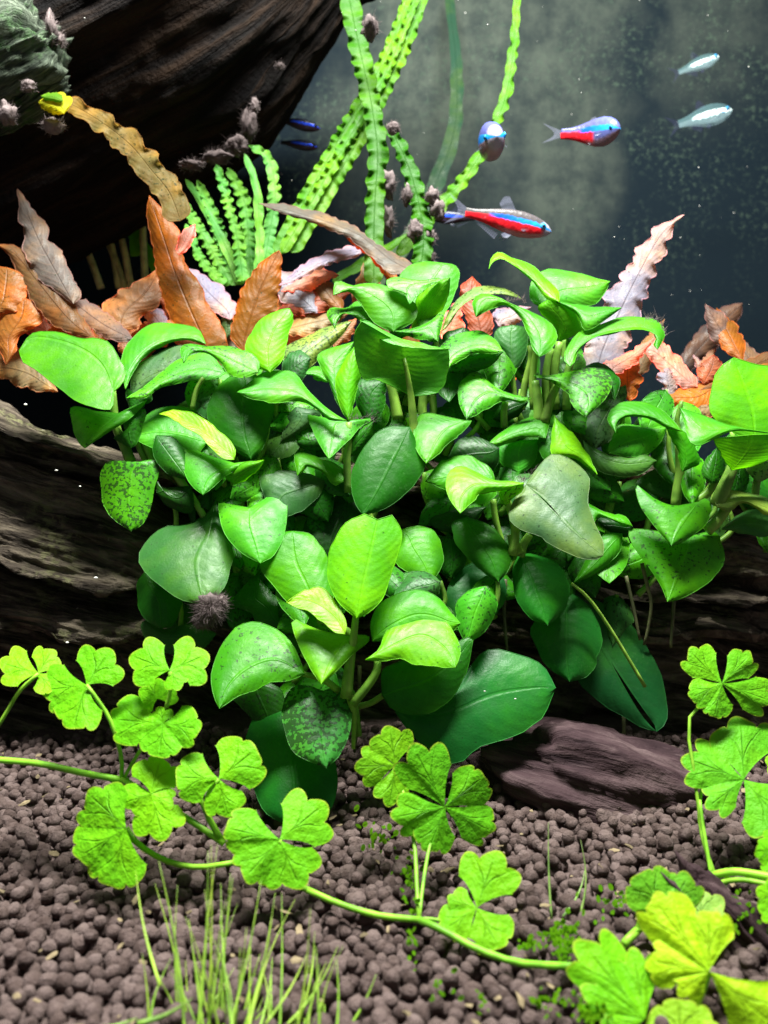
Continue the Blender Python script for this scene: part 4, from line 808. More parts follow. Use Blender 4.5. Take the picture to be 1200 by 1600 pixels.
# ------------------------------------------------------------------ long ruffled ribbon leaves at the back
def ribbon(par, D, col, pts, w, amp=5, fr=9, k=.35, D2=None, n=None, mat=None, taper=True, lat=.35, name='ribbon_leaf', spots=.05, cren=None):
    P = np.array(pts, float); m = 40; C = crom(P, m); t = np.gradient(C, axis=0); t /= np.linalg.norm(t, axis=1)[:, None]; nr = np.stack([-t[:, 1], t[:, 0]], 1)
    ww = w / 2 * np.ones(m)
    if taper: ww = ww * (1 - .55 * np.linspace(0, 1, m) ** 3)
    Lp = C - nr * ww[:, None]; Rp = C + nr * ww[:, None]
    return leaf(par, D, col, C[0], list(Lp[1::3]), list(Rp[1::3]), C[-1], list(C[1::3]), k=k, wav=(amp, fr, lat), cup=0, puff=w * .03, spots=spots, n=n or max(40, int(fr * 9)), mat=mat or M_CRIN, name=name, rim=.001, cren=cren)
N = thing('ruffled_ribbon_plant', at1(560, 440, 2.75), 'tall bright green plant of long ruffled ribbon leaves rising behind the centre', 'aquarium plant', 'ruffled ribbon plants')
gl = (.078, .22, .010); gm2 = (.036, .15, .004)
ribbon(N, 2.80, gl, [(432, 398), (470, 325), (520, 235), (575, 140), (615, 60), (645, -30)], 23, 11, 21, lat=.2)
ribbon(N, 2.78, gl, [(455, 395), (505, 310), (560, 220), (605, 130), (640, 55), (672, -35)], 24, 11, 21, lat=.2)
ribbon(N, 2.76, gl, [(440, 396), (490, 310), (540, 225), (590, 140), (630, 50), (660, -30)], 18, 10, 23, lat=.2)
ribbon(N, 2.66, gm2, [(584, 445), (584, 380), (586, 310), (590, 240), (580, 160), (565, 90), (550, 20), (542, -25)], 29, 13, 17, taper=False, lat=.24)
ribbon(N, 2.62, gm2, [(658, 415), (662, 370), (655, 320), (640, 265), (620, 220), (603, 194)], 29, 13, 10, lat=.24)
ribbon(N, 2.85, gl, [(620, 400), (680, 330), (725, 280), (765, 215), (790, 150), (802, 80), (806, 20), (810, -30)], 18, 8, 18)
ribbon(N, 2.9, gl, [(520, 440), (560, 415), (600, 392), (640, 365)], 14, 3, 3)
for x, y, rx, ry, D in ((578, 42, 15, 20, 2.63), (606, 288, 14, 22, 2.64), (606, 345, 11, 24, 2.65), (614, 200, 12, 10, 2.6), (676, 308, 13, 16, 2.6), (684, 328, 12, 18, 2.6), (636, 305, 9, 18, 2.61), (648, 360, 13, 17, 2.57), (672, 372, 11, 15, 2.59), (668, 405, 14, 15, 2.6), (606, 428, 8, 10, 2.62)):
    tuft(N, x, y, D, rx, ry, 170, M_ALGAE, .4)
N2 = thing('ruffled_ribbon_plant', at1(385, 440, 3.15), 'clump of curly green ribbon leaves under the dark slanting branch', 'aquarium plant', 'ruffled ribbon plants')
gb = (.11, .33, .05)
for pts, w, amp, fr in (([(378, 445), (345, 370), (315, 315), (290, 280)], 13, 1, 4), ([(372, 445), (348, 385), (330, 330), (308, 282)], 17, 6, 12), ([(380, 440), (368, 360), (352, 300), (338, 255)], 16, 6, 12), ([(392, 440), (388, 370), (380, 310), (355, 262)], 19, 7, 11), ([(405, 440), (405, 360), (400, 290), (382, 240)], 12, 2, 6), ([(408, 440), (420, 370), (430, 300), (418, 245), (388, 228)], 18, 7, 13), ([(360, 445), (330, 390), (300, 340), (280, 300)], 15, 6, 12), ([(350, 445), (312, 400), (290, 350)], 12, 4, 8)):
    ribbon(N2, 2.78 + random.uniform(-.05, .05), gb, pts, w * 1.2, amp * 1.3, fr * 1.1)
N3 = thing('ruffled_ribbon_plant', at1(200, 450, 3.2), 'pale tan stalks with green tops standing in the dark under the slanting branch', 'aquarium plant', 'ruffled ribbon plants')
for p in ([(158, 450), (140, 400), (120, 350)], [(196, 450), (170, 380), (142, 325)], [(205, 450), (192, 380), (172, 318)], [(228, 450), (224, 380), (222, 300)], [(186, 450), (178, 400), (160, 330)]):
    stem(N3, p, 3.2, (6, 5), (.40, .36, .17), 'stalk')
for p in ([(215, 400), (205, 350), (190, 318), (178, 310)], [(90, 330), (85, 315), (70, 308)], [(215, 330), (205, 318), (188, 322)], [(250, 430), (215, 370), (195, 340)]):
    ribbon(N3, 3.25, (.10, .36, .03), p, 18, 5, 5)
N4 = thing('ruffled_ribbon_plant', at1(640, 420, 3.75), 'reflection of a ribbon leaf in the cloudy glass, modelled as a faint dark green ribbon', 'aquarium plant', 'ruffled ribbon plants')
ribbon(N4, 3.75, (.03, .075, .04), [(580, 450), (640, 370), (690, 265), (712, 190), (713, 100), (704, 20), (700, -30)], 24, 4, 12)  # ribbon added in place of a leaf's reflection in the back glass
yl = ribbon(None, 2.33, (.27, .19, .05), [(282, 345), (264, 300), (238, 268), (205, 228), (160, 192), (115, 165), (95, 158)], 40, 9, 6, mat=M_WITHER, name='dying_leaf', lat=.5, spots=.4, cren=(5, 13))
tag(yl, 'withered tan ribbon leaf hanging down in front of the dark slanting branch', 'leaf')
yt = leaf(yl, 2.325, (.42, .52, .02), (100, 178), [(85, 178), (68, 170), (60, 163)], [(112, 160), (98, 146), (78, 148)], (62, 158), k=.5, mat=M_WITHER, name='yellow_base', spots=.3, cren=(5, 5), wav=(5, 2, .4))
leaf(yt, 2.32, (.16, .40, .02), (98, 158), [(88, 160), (72, 156)], [(96, 150), (84, 144)], (64, 150), k=.6, mat=M_WITHER, name='green_edge', spots=.1)
tag(yt, 'bright yellow ragged end of the leaf')
for x, y, rx, ry, m_, D in ((388, 195, 12, 30, M_DARKALGAE, 2.62), (370, 228, 20, 18, M_DARKALGAE, 2.6), (398, 165, 6, 14, M_ALGAE, 2.62), (340, 245, 26, 12, M_DARKALGAE, 2.56), (300, 258, 24, 8, M_DARKALGAE, 2.52),
                            (12, 178, 14, 20, M_ALGAE, 2.34), (44, 135, 12, 10, M_ALGAE, 2.30), (84, 196, 22, 12, M_ALGAE, 2.38), (80, 45, 8, 30, M_ALGAE, 2.36), (437, 103, 7, 5, M_ALGAE, 2.75), (96, 62, 6, 14, M_ALGAE, 2.37)):
    tuft(ulog, x, y, D, rx, ry, 150, m_, .4)

# ------------------------------------------------------------------ pennywort runners on the soil
def penny(par, x, y, D, lobes, k=.55, kx=0.0, col=(.145, .46, .008), cup=0.05, ha=None):
    """three-lobed scalloped leaf; lobes = (angle in degrees, length in px, half spread in degrees)"""
    VV, uv, Fc = [], [], []; nr, nt = 9, 49; kx = kx + random.uniform(-.55, .55); k = k + random.uniform(-.15, .35)
    col = tuple(c_ * f_ for c_, f_ in zip(col, random.choice([(1, 1, 1), (1.15, 1.02, 1), (.82, .95, 1), (.92, 1.0, 1.3)])))
    sd = random.uniform(0, 99)
    for li, lb in enumerate(lobes):
        a0, ln = math.radians(lb[0]), lb[1]; h = math.radians(lb[2] if len(lb) > 2 else 42) * 1.17
        base = len(VV)
        notch = lb[3] if len(lb) > 3 else 3
        for j in range(nt):
            s = -1 + 2 * j / (nt - 1); ph = a0 + s * h
            e = (1 - .34 * abs(s) ** 3.2) * (1 - .13 * (1 - abs(math.sin(math.pi * notch * (s + 1) / 2)) ** .55) * (0 if abs(s) > .96 else 1))
            e *= 1 + .04 * math.sin(9 * s + sd + li)
            for i in range(nr):
                r = (i / (nr - 1)); rr = r * ln * (1 - (1 - e) * r)
                ph2 = a0 + s * h * (.80 + .34 * r); X, Y = rr * math.cos(ph2), -rr * math.sin(ph2)
                z = -k * Y - kx * X + ln * (cup * (rr / ln) ** 2 * 2 - .05 * r * math.cos(s * 3.1) + .05 * math.sin(ph * 2 + sd) * r + .012 * r * math.sin(s * 7 + sd * 2))
                z += .004 * li * F / D * .1
                VV.append((x + X, y + Y, z)); uv.append(((s + 1) / 2, r))
        for j in range(nt - 1):
            for i in range(nr - 1):
                q = base + j * nr + i; Fc.append((q, q + 1, q + nr + 1, q + nr))
    VV = np.array(VV)
    W3 = at(VV[:, :2], D + VV[:, 2] * D / F)
    return link('leaf', mesh_np('leaf', W3, Fc, np.array(uv)), M_PENNY, par, origin=at1(x, y, D), color=(*jit(col, .07), 0))
PL = thing('pennywort_runner', at1(200, 1230, 1.5), 'bright lime three-lobed pennywort runner trailing over the soil at the left', 'aquarium plant', 'lime pennywort runners')
sc_ = (.20, .42, .03)
penny(PL, 60, 1052, 1.52, [(165, 62, 36), (60, 44, 40), (-50, 36, 45)], k=.9)
penny(PL, 135, 1070, 1.48, [(55, 66, 44), (188, 72, 38), (252, 74, 38)], k=.5)
penny(PL, 265, 1047, 1.47, [(160, 64, 45), (22, 64, 45), (-60, 34, 42)], k=.75)
penny(PL, 246, 1092, 1.50, [(120, 34, 55), (30, 34, 45), (190, 30, 45)], k=.7)
penny(PL, 255, 1130, 1.45, [(176, 84, 34), (262, 56, 48), (-10, 60, 40), (100, 26, 55)], k=.7)
penny(PL, 236, 1240, 1.41, [(75, 60, 48), (200, 46, 42), (285, 74, 40), (330, 40, 42)], k=.5)
penny(PL, 342, 1217, 1.41, [(178, 70, 42), (38, 78, 44), (283, 62, 38)], k=.5)
penny(PL, 197, 1294, 1.37, [(138, 82, 40), (212, 92, 32), (255, 98, 34)], k=.5)
penny(PL, 437, 1312, 1.36, [(168, 90, 30), (228, 84, 32), (292, 82, 42), (38, 90, 38)], k=.5)
for p, r, D, D2 in (([(-20, 1186), (60, 1193), (130, 1208), (200, 1220)], (5, 5), 1.50, 1.47), ([(190, 1216), (270, 1265), (310, 1290), (350, 1318)], (5, 5), 1.47, 1.42), ([(197, 1294), (215, 1318), (260, 1345), (310, 1355), (365, 1348)], (5, 4), 1.42, 1.38), ([(190, 1212), (189, 1180), (172, 1125), (150, 1090), (135, 1070)], (3.5, 3), 1.47, 1.47), ([(260, 1105), (266, 1080), (266, 1050)], (3.5, 3), 1.47, 1.465), ([(-5, 1138), (12, 1110), (32, 1078), (60, 1053)], (3, 3), 1.5, 1.51), ([(195, 1214), (205, 1195), (225, 1165), (254, 1132)], (3, 3), 1.47, 1.46), ([(350, 1318), (325, 1275), (290, 1215), (238, 1242)], (4.5, 3), 1.43, 1.44), ([(342, 1310), (322, 1270), (325, 1240), (342, 1218)], (4, 3), 1.42, 1.41), ([(480, 1390), (530, 1412), (590, 1430), (655, 1437)], (5, 5), 1.34, 1.30), ([(365, 1348), (420, 1365), (480, 1390)], (4, 5), 1.38, 1.34), ([(440, 1375), (448, 1350), (437, 1313)], (3, 3), 1.37, 1.36)):
    stem(PL, p, D, r, sc_, 'runner_stem', D2)
PC = thing('pennywort_runner', at1(655, 1437, 1.3), 'bright lime pennywort with a large split leaf standing on the soil at bottom centre', 'aquarium plant', 'lime pennywort runners')
penny(PC, 618, 1196, 1.50, [(98, 62, 40), (182, 62, 36), (262, 64, 30)], k=.5, col=(.11, .37, .008))
penny(PC, 695, 1261, 1.44, [(118, 108, 28), (192, 84, 28), (250, 76, 30), (38, 82, 30), (-28, 86, 26)], k=.35, col=(.11, .38, .008))
penny(PC, 745, 1418, 1.27, [(70, 92, 38), (165, 48, 35), (215, 66, 34), (298, 76, 38)], k=.5, col=(.13, .42, .008))
for p, r, D, D2 in (([(655, 1437), (651, 1380), (646, 1310), (620, 1198)], (4, 3), 1.30, 1.53), ([(655, 1437), (660, 1390), (672, 1320), (695, 1262)], (3, 3), 1.30, 1.47), ([(655, 1437), (695, 1455), (740, 1480), (800, 1502), (850, 1508), (910, 1510)], (6, 5), 1.26, 1.13), ([(700, 1440), (670, 1436), (655, 1437)], (3, 3), 1.3, 1.3)):
    stem(PC, p, D, r, sc_, 'runner_stem', D2)
PR = thing('pennywort_runner', at1(1110, 1365, 1.38), 'lime pennywort at the right edge with two clear leaves on long stems above the wood', 'aquarium plant', 'lime pennywort runners')
penny(PR, 1128, 1068, 1.55, [(135, 74, 26), (205, 56, 30), (258, 56, 30), (45, 66, 26), (-20, 84, 24)], k=.4, col=(.12, .40, .008))
penny(PR, 1162, 1218, 1.48, [(92, 98, 36), (160, 100, 26), (218, 72, 28), (-48, 104, 34)], k=.4, col=(.10, .35, .01))
penny(PR, 1215, 1330, 1.3, [(180, 36, 45), (260, 40, 40), (90, 40, 40)], k=.5)
penny(PR, 1222, 1405, 1.25, [(160, 42, 45), (235, 45, 40), (80, 40, 40)], k=.5)
penny(PR, 1230, 1190, 1.5, [(180, 34, 45), (240, 38, 45), (100, 34, 45)], k=.5)
for p, r, D, D2 in (([(1118, 1370), (1098, 1310), (1092, 1250), (1110, 1225), (1160, 1219)], (3.2, 3), 1.4, 1.54), ([(1112, 1370), (1100, 1300), (1093, 1250)], (3.2, 3), 1.4, 1.47), ([(1112, 1370), (1096, 1290), (1082, 1190), (1075, 1130), (1095, 1100), (1128, 1069)], (3, 2.5), 1.42, 1.555), ([(1112, 1368), (1150, 1362), (1215, 1372)], (6, 6), 1.38, 1.33), ([(1112, 1368), (1070, 1390), (1020, 1430), (975, 1475)], (6, 6), 1.38, 1.22), ([(1120, 1380), (1160, 1375), (1215, 1385)], (4, 4), 1.37, 1.32)):
    stem(PR, p, D, r, sc_, 'runner_stem', D2)
PF = thing('pennywort_runner', at1(1000, 1560, 1.1), 'blurred yellow-lime pennywort leaves nearest the viewer in the bottom right corner', 'aquarium plant', 'lime pennywort runners')
penny(PF, 1042, 1428, 1.25, [(125, 80, 38), (60, 72, 36), (200, 50, 30)], k=.4, col=(.11, .36, .02))
penny(PF, 1100, 1440, 1.25, [(100, 50, 60), (0, 40, 60), (250, 50, 60)], k=.4, col=(.22, .42, .08))
penny(PF, 1108, 1518, 1.08, [(128, 150, 20), (90, 98, 28), (170, 100, 26), (215, 60, 34), (-40, 150, 24)], k=.35, col=(.36, .56, .012))
penny(PF, 1008, 1592, 1.06, [(130, 160, 20), (100, 110, 22), (155, 110, 22), (190, 70, 30)], k=.35, col=(.13, .42, .008))
penny(PF, 1062, 1640, 1.04, [(90, 82, 50), (150, 60, 40), (30, 70, 40)], k=.4, col=(.2, .45, .02))
stem(PF, [(905, 1505), (950, 1500), (1010, 1440), (1040, 1400)], 1.2, (5, 5), sc_, 'runner_stem', 1.3)
stem(PF, [(1108, 1520), (1090, 1570), (1070, 1640)], 1.1, (5, 5), sc_, 'runner_stem', 1.05)

# ------------------------------------------------------------------ hair grass and low growth on the soil
def blade(par, x0, y0, x1, y1, w, bend, D0, D1, col):
    t = np.linspace(0, 1, 9); dx, dy = x1 - x0, y1 - y0; ln = math.hypot(dx, dy); nx_, ny_ = -dy / ln, dx / ln
    P = np.stack([x0 + dx * t + nx_ * bend * np.sin(t * np.pi) , y0 + dy * t + ny_ * bend * np.sin(t * np.pi)], 1)
    V, Fc, uv = tube_np(at(P, D0 + (D1 - D0) * t), w * .8 * D0 / F * (1 - .88 * t ** 1.5), 5)
    return link('blade', mesh_np('blade', V, Fc, uv), M_STEM, par, color=(*jit(col, .15), 0))
def gx0(x, y): return ground_D(y, .0)
HG = thing('hair_grass', at1(300, 1600, 1.08), 'tuft of thin yellow-green grass blades growing at the lower left', 'aquarium plant', 'hair grass tufts')
HG2 = thing('hair_grass', at1(470, 1600, 1.08), 'looser tuft of thin leaning grass blades at the bottom, next to the denser tuft', 'aquarium plant', 'hair grass tufts')
gc = (.25, .42, .045)
for b in [(290, 1640, 248, 1345, 3.2, 8), (250, 1540, 212, 1360, 3.2, -6), (300, 1640, 242, 1380, 3.2, 6), (232, 1640, 222, 1490, 3, 4), (305, 1640, 325, 1330, 3, 6), (308, 1640, 340, 1320, 3, -4), (325, 1600, 330, 1320, 2.6, 3), (318, 1640, 345, 1430, 3, 5), (345, 1640, 364, 1370, 3, -5), (368, 1640, 345, 1380, 3.2, -6), (350, 1640, 408, 1375, 3, 5), (370, 1640, 430, 1395, 2.8, 8), (372, 1640, 425, 1430, 3, 10), (355, 1640, 385, 1450, 3, 4), (340, 1640, 300, 1470, 3, -5), (295, 1640, 272, 1445, 3, -5), (335, 1640, 320, 1390, 2.8, 4), (330, 1640, 360, 1365, 2.8, 3), (362, 1640, 375, 1480, 3, 3), (310, 1640, 290, 1500, 3, -5)]:
    blade(HG, *b, 1.06 + random.uniform(-.03, .03), 1.14 + random.uniform(-.03, .06), gc)
for b in [(435, 1640, 440, 1395, 2.8, 3), (460, 1640, 485, 1420, 2.8, 4), (450, 1640, 492, 1455, 3, 10), (440, 1610, 528, 1478, 3.4, 10), (470, 1640, 518, 1510, 3, 5), (535, 1620, 588, 1522, 3.6, 5), (455, 1640, 482, 1510, 3, 3), (428, 1640, 425, 1495, 3, -3), (415, 1600, 480, 1490, 3, 5), (395, 1640, 426, 1500, 3, 5)]:
    blade(HG2, *b, 1.06 + random.uniform(-.03, .03), 1.14 + random.uniform(-.03, .06), gc)
rs = random.Random(5)
for q in range(26):
    x = rs.gauss(340, 45); blade(HG, x, 1640, x + rs.gauss(10, 45), rs.uniform(1380, 1560), rs.uniform(2.0, 3.2), rs.uniform(-16, 16), 1.05 + rs.uniform(-.03, .04), 1.13 + rs.uniform(-.04, .07), gc)
for q in range(12):
    x = rs.gauss(460, 35); blade(HG2, x, 1640, x + rs.gauss(25, 45), rs.uniform(1450, 1570), rs.uniform(2.0, 3.2), rs.uniform(-16, 16), 1.05 + rs.uniform(-.03, .04), 1.13 + rs.uniform(-.04, .07), gc)
HG3 = thing('hair_grass', at1(880, 1465, 1.3), 'three thin curved grass blades rising from the soil near the wood chunk', 'aquarium plant', 'hair grass tufts')
for b in [(862, 1440, 857, 1285, 3, -2), (895, 1460, 907, 1312, 3.2, 14), (880, 1432, 915, 1350, 2.6, 8)]:
    blade(HG3, *b, 1.34, 1.42, (.16, .24, .06))
HG4 = thing('hair_grass', at1(240, 1640, .98), 'blurred green grass blade lying low at the bottom edge beside the dense tuft', 'aquarium plant', 'hair grass tufts')
for b in [(215, 1600, 300, 1560, 6, 6), (140, 1610, 215, 1590, 6, 4)]:
    blade(HG4, *b, 1.0, 1.02, (.14, .26, .04))
# scattered seedlings (uncountable green specks)
VV, FF, off = [], [], 0
rs = np.random.default_rng(3)
spots_ = [(880, 1470, 30, 30, 90), (590, 1310, 32, 25, 34), (640, 1375, 20, 45, 30), (990, 1410, 60, 22, 60), (925, 1570, 30, 40, 50), (645, 1480, 10, 50, 16), (1150, 1420, 50, 35, 60), (870, 1570, 50, 24, 30), (690, 1550, 25, 30, 12), (755, 1575, 12, 20, 8), (830, 1480, 25, 12, 24)]
for sx, sy, rx, ry, nn in spots_:
    for i in range(nn):
        x, y = sx + rs.normal() * rx * .5, sy + rs.normal() * ry * .5
        D = ground_D(min(max(y, 1200), 1640), .02); ln = rs.uniform(5, 13); a = rs.uniform(-2.6, -.5); d = np.array([math.cos(a), math.sin(a)]); nr = np.array([-d[1], d[0]]); w = ln * rs.uniform(.22, .4)
        p = np.array([x, y]); th = np.linspace(0, 2 * np.pi, 8, endpoint=False)
        P = p + d * ln * (.5 - .5 * np.cos(th))[:, None] + nr * (w * np.sin(th))[:, None]; dz = .005 * np.cos(th) + .004 * np.sin(2 * th)
        VV.append(at(P, D + dz - .01)); FF.append(list(range(off, off + 8))); off += 8
sl = link('seedlings', mesh_np('seedlings', np.vstack(VV), FF, np.tile([[.5, .5]], (off, 1))), M_PENNY, None, color=(.14, .36, .02, 0))
tag(sl, 'tiny green seedlings and moss sprouting in patches between the soil grains', 'seedlings', kind='stuff')
# drifting specks in the water
VV, FF, off = [], [], 0; iv, if_ = ico(1)
for i in range(60):
    x, y, D = rs.uniform(420, 1200), rs.uniform(0, 480), rs.uniform(2.3, 4.0)
    VV.append(iv * rs.uniform(.3, 1.0) * D / F * rs.uniform(.6, 1.4, 3) + at(np.array([x, y]), D)); FF.append(if_ + off); off += len(iv)
for x, y, r, D in ((88, 735, 4, 1.93), (150, 903, 5, 1.92), (105, 1004, 4, 1.9), (40, 632, 4, 2.2), (125, 760, 3, 1.92), (132, 28, 2, 2.3), (960, 370, 2, 2.5), (757, 1080, 3, 1.68), (805, 1092, 2.5, 1.74)):
    VV.append(iv * rs.uniform(.75, 1.3, iv.shape) * r * .55 * D / F * np.array([1.2, .7, .7]) + at(np.array([x, y]), D)); FF.append(if_ + off); off += len(iv)
sk = link('drifting_debris', mesh_np('drifting_debris', np.vstack(VV), np.vstack(FF)), M_SPECK)
tag(sk, 'tiny pale specks of debris drifting in the dark water', 'debris', kind='stuff')

# ------------------------------------------------------------------ tetras
def fish_material(name, dark=False, glint=False, neon=False, pale=False):
    k = NT(name); tc = k.n('ShaderNodeTexCoord'); sep = k.n('ShaderNodeSeparateXYZ', i_0=tc.outputs['UV']); t, v = sep.outputs[0], sep.outputs[1]
    n = k.noise(tc.outputs['Object'], 55, 3)
    vv = k.math('ADD', v, k.math('MULTIPLY', k.math('SUBTRACT', n, .5), .16))
    cen = k.mrange(t, .2, 1.0, .60, .56, False)
    blue = k.math('MULTIPLY', k.mrange(k.math('ABSOLUTE', k.math('SUBTRACT', vv, cen)), .13, .08), k.mrange(t, .24, .34))
    back = (.075, .062, .066); red = (.62, .010, .018)
    if dark: back, red = (.012, .012, .03), (.02, .008, .015)  # shade put into the skin: darkened copy for tetras in the dark
    if glint: back, red = (.16, .30, .33), (.34, .50, .55)  # gleam painted into the skin: white stripe on a mostly clear body
    if neon: back = (.07, .07, .20)
    if pale: back, red = (.07, .075, .24), (.26, .16, .19)
    c = k.mix(k.mrange(vv, .66, .52), back, red)
    if not dark and not glint:
        belly = k.math('MULTIPLY', k.mrange(vv, .2, .08), k.mrange(t, .3, .5)); c = k.mix(k.math('MULTIPLY', belly, .7), c, (.36, .24, .27))
        c = k.mix(k.mrange(t, .86, .93), c, (.30, .26, .33))
    if neon: c = k.mix(k.mrange(t, .5, .58), c, k.mix(k.mrange(vv, .3, .1), (.08, .09, .26), (.24, .14, .17)))
    c = k.mix(blue, c, (.01, .06, .75) if dark else ((.8, .95, .95) if glint else k.mix(k.mrange(t, .35, .85), (.01, .10, .75), (.02, .36, .90))))
    c = k.mix(k.mrange(n, .62, .75, 0, .10), c, (.6, .6, .75) if not dark else (.02, .02, .06))
    p = k.n('ShaderNodeBsdfPrincipled', i_Roughness=.28 if glint else .34); k.set(p.inputs['Base Color'], c); p.inputs['Specular IOR Level'].default_value = .2
    if glint:
        tr = k.n('ShaderNodeBsdfTransparent'); mm = k.n('ShaderNodeMixShader'); k.set(mm.inputs[0], k.math('ADD', .16, k.math('MULTIPLY', k.math('MULTIPLY', blue, k.mrange(n, .35, .6)), .8), clamp=True)); k.set(mm.inputs[1], tr.outputs[0]); k.set(mm.inputs[2], p.outputs[0]); return k.finish(mm)
    k.set(p.inputs['Metallic'], k.math('MULTIPLY', blue, .35) if not glint else .0)
    k.set(p.inputs['Normal'], k.bump(k.n('ShaderNodeTexVoronoi', i_Vector=tc.outputs['Object'], i_Scale=70.0).outputs[0], .25, .004))
    return k.finish(p)
M_FISH = fish_material('tetra_skin'); M_FISHD = fish_material('dim_tetra_skin', dark=True); M_NEON = fish_material('neon_tetra_skin', neon=True); M_PALE = fish_material('lilac_tetra_skin', pale=True); M_FISHS = fish_material('gleam_fish_skin', glint=True)
def fin_material(name, col, alpha):
    k = NT(name); tc = k.n('ShaderNodeTexCoord'); sep = k.n('ShaderNodeSeparateXYZ', i_0=tc.outputs['UV'])
    ray = k.mrange(k.math('SINE', k.math('MULTIPLY', sep.outputs[0], 70.0)), 0, 1)
    p = k.n('ShaderNodeBsdfPrincipled', i_Roughness=.35); k.set(p.inputs['Base Color'], col)
    t = k.n('ShaderNodeBsdfTransparent'); m = k.n('ShaderNodeMixShader'); k.set(m.inputs[0], k.math('ADD', alpha, k.math('MULTIPLY', ray, .25)))
    k.set(m.inputs[1], t.outputs[0]); k.set(m.inputs[2], p.outputs[0]); return k.finish(m)
M_FIN = fin_material('clear_fin', (.22, .22, .32), .2); M_FIND = fin_material('dim_fin', (.03, .03, .08), .12)
M_EYE = simple('fish_eye', (.01, .01, .015), .1); M_IRIS = simple('fish_iris', (.05, .35, .75), .25)
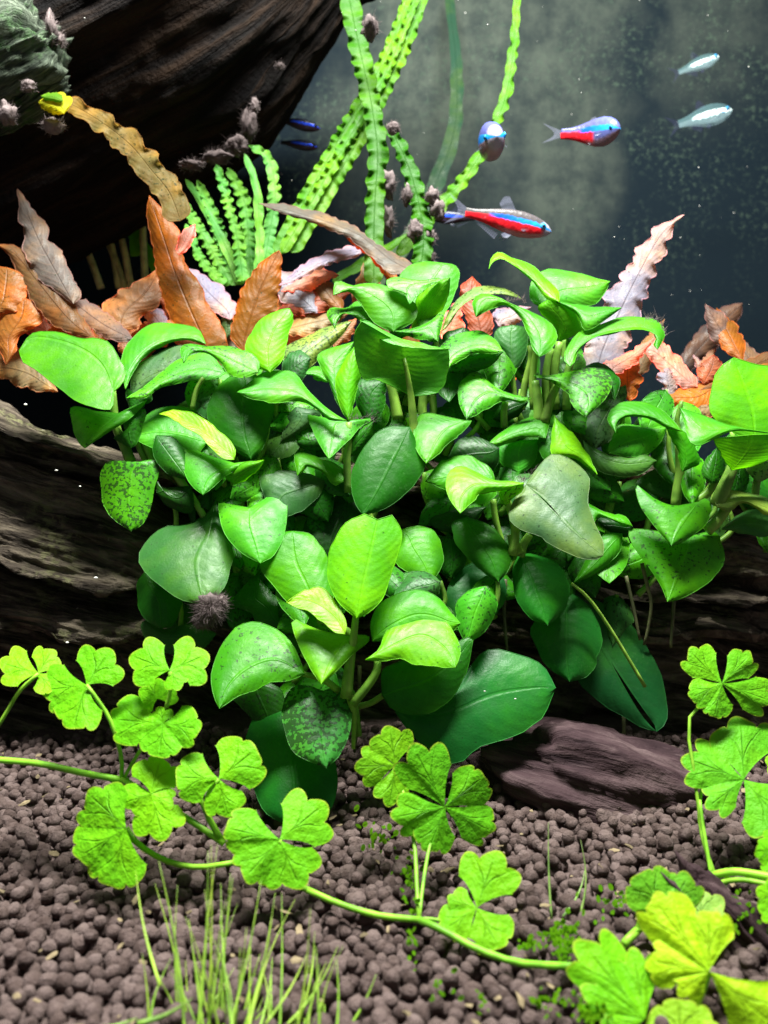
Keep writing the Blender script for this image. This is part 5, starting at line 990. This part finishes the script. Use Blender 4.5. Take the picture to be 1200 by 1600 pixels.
def fish(label, pos, length, yaw, pitch, roll=0.0, bend=0.0, skin=None, fin=None, group='small tetras in the open water', fat=1.0, width=1.0, name='tetra_fish'):
    """nose along +X before turning; yaw about Z (0 = nose to the right in the picture)"""
    skin, fin = skin or M_FISH, fin or M_FIN
    ts = np.array([0, .04, .12, .22, .35, .5, .65, .78, .88, .95, 1.0]); hs = np.array([.052, .052, .058, .075, .105, .135, .142, .125, .095, .06, .012]) * fat; ws = np.array([.010, .018, .025, .034, .048, .060, .066, .064, .052, .035, .008]) * width
    zc = np.array([0, 0, .002, .004, .004, 0, -.004, -.006, -.008, -.012, -.016])
    n, m = 44, 28; t = np.linspace(0, 1, n); sm = lambda a: np.interp(t, ts, a)
    H, Wd, Z = sm(hs), sm(ws), sm(zc); th = np.linspace(0, 2 * np.pi, m, endpoint=False)
    X = (t - .5)[:, None] * np.ones((1, m)); Y = Wd[:, None] * np.sign(np.cos(th)) * np.abs(np.cos(th)) ** .9; Zz = Z[:, None] + H[:, None] * np.sin(th)[None]
    def warp(P):
        P = np.array(P, float); q = np.clip(.25 - P[:, 0], 0, 2); P[:, 1] += bend * q ** 2; return P
    R = (Matrix.Rotation(yaw, 4, 'Z') @ Matrix.Rotation(pitch, 4, 'Y') @ Matrix.Rotation(roll, 4, 'X')); R3 = np.array(R.to_3x3())
    def world(P): return warp(P) @ R3.T * length + np.array(pos)
    root = thing(name, Vector(pos), label, 'fish', group)
    V = np.stack([X, Y, Zz], -1).reshape(-1, 3)
    Fc = [(i * m + j, i * m + (j + 1) % m, (i + 1) * m + (j + 1) % m, (i + 1) * m + j) for i in range(n - 1) for j in range(m)] + [tuple(range(m))[::-1], tuple((n - 1) * m + j for j in range(m))]
    uv = np.stack([np.repeat(t, m), np.tile((np.sin(th) + 1) / 2, n)], 1)
    link('body', mesh_np('body', world(V), Fc, uv), skin, root)
    def finm(nm, A, B, yoff=0.0, splay=0.0):
        A, B = crom(A, 12), crom(B, 12); S = np.linspace(0, 1, 6)
        P = (A[:, None] * (1 - S)[None, :, None] + B[:, None] * S[None, :, None]); P = P.reshape(-1, 2)
        s_ = np.tile(S, 12); Q = np.stack([P[:, 0], yoff + splay * s_ + .004 * np.sin(s_ * 9), P[:, 1]], 1)
        f = [(i * 6 + j, i * 6 + j + 1, (i + 1) * 6 + j + 1, (i + 1) * 6 + j) for i in range(11) for j in range(5)]
        u = np.stack([np.repeat(np.linspace(0, 1, 12), 6), s_], 1)
        link(nm, mesh_np(nm, world(Q), f, u), fin, root)
    finm('tail_fin', [(-.49, .05), (-.50, 0), (-.49, -.05)], [(-.72, .17), (-.585, .0), (-.72, -.17)])
    finm('dorsal_fin', [(.06, .132), (-.02, .125), (-.10, .11)], [(-.04, .27), (-.10, .25), (-.14, .17)])
    finm('anal_fin', [(-.08, -.115), (-.2, -.08), (-.33, -.06)], [(-.13, -.22), (-.25, -.15), (-.36, -.09)])
    finm('pelvic_fin', [(.06, -.135), (.02, -.132), (-.02, -.128)], [(.0, -.2), (-.05, -.2), (-.08, -.17)], .02, .05)
    finm('pelvic_fin', [(.06, -.135), (.02, -.132), (-.02, -.128)], [(.0, -.2), (-.05, -.2), (-.08, -.17)], -.02, -.05)
    finm('pectoral_fin', [(.24, -.03), (.23, -.05), (.22, -.07)], [(.14, -.06), (.12, -.09), (.15, -.11)], .06 * width, .06)
    finm('pectoral_fin', [(.24, -.03), (.23, -.05), (.22, -.07)], [(.14, -.06), (.12, -.09), (.15, -.11)], -.06 * width, -.06)
    iv2, if2 = ico(2)
    for sgn in (1, -1):
        c = np.array([.385, sgn * .054 * width, .012]); e = link('eye', mesh_np('eye', world(iv2 * np.array([.036, .016, .036]) + c), if2), M_IRIS if skin is not M_FISHD else M_EYE, root)
        link('pupil', mesh_np('pupil', world(iv2 * np.array([.019, .012, .019]) + c + np.array([0, sgn * .009, 0])), if2), M_EYE, e)
    return root
def fp(x, y, D): return tuple(at1(x, y, D))
fish('red and blue tetra in side view, nose slightly down, just above the green plants', fp(795, 346, 2.55), .285, 0.12, .17)
fish('red and blue tetra turning towards the viewer, its tail bent aside, high before the glass', fp(934, 208, 2.7), .19, -1.0, .12, bend=-.7, fat=1.75, width=2.0, skin=M_NEON)
fish('small bluish tetra seen head-on in front of a ribbon leaf', fp(764, 224, 2.6), .25, -1.50, .16, fat=1.65, width=2.3, roll=.15, skin=M_PALE)
fish('blurry gleam near the top right, shaped as a faint silvery fish, the upper of two', fp(1092, 100, 3.5), .21, .2, -.42, skin=M_FISHS, fin=M_FIND, group='fish-shaped gleams at the right')
fish('blurry gleam at the upper right, shaped as a faint silvery fish, the lower of two', fp(1102, 182, 3.4), .26, .2, -.32, skin=M_FISHS, fin=M_FIND, fat=1.2, group='fish-shaped gleams at the right')
fish('dim tetra in the dark beside the branch, upper of two showing only a blue stripe', fp(468, 194, 3.3), .17, .2, .12, skin=M_FISHD, fin=M_FIND)
fish('dim tetra in the dark beside the branch, lower of two showing only a blue stripe', fp(468, 226, 3.5), .16, .2, .05, skin=M_FISHD, fin=M_FIND)
fish('dark bluish tetra mostly hidden behind the tail of the red and blue tetra', fp(708, 340, 2.9), .16, 2.9, -.1, skin=M_FISHD, fin=M_FIND)
for o in bpy.data.objects:
    if '_loc' in o: del o['_loc']
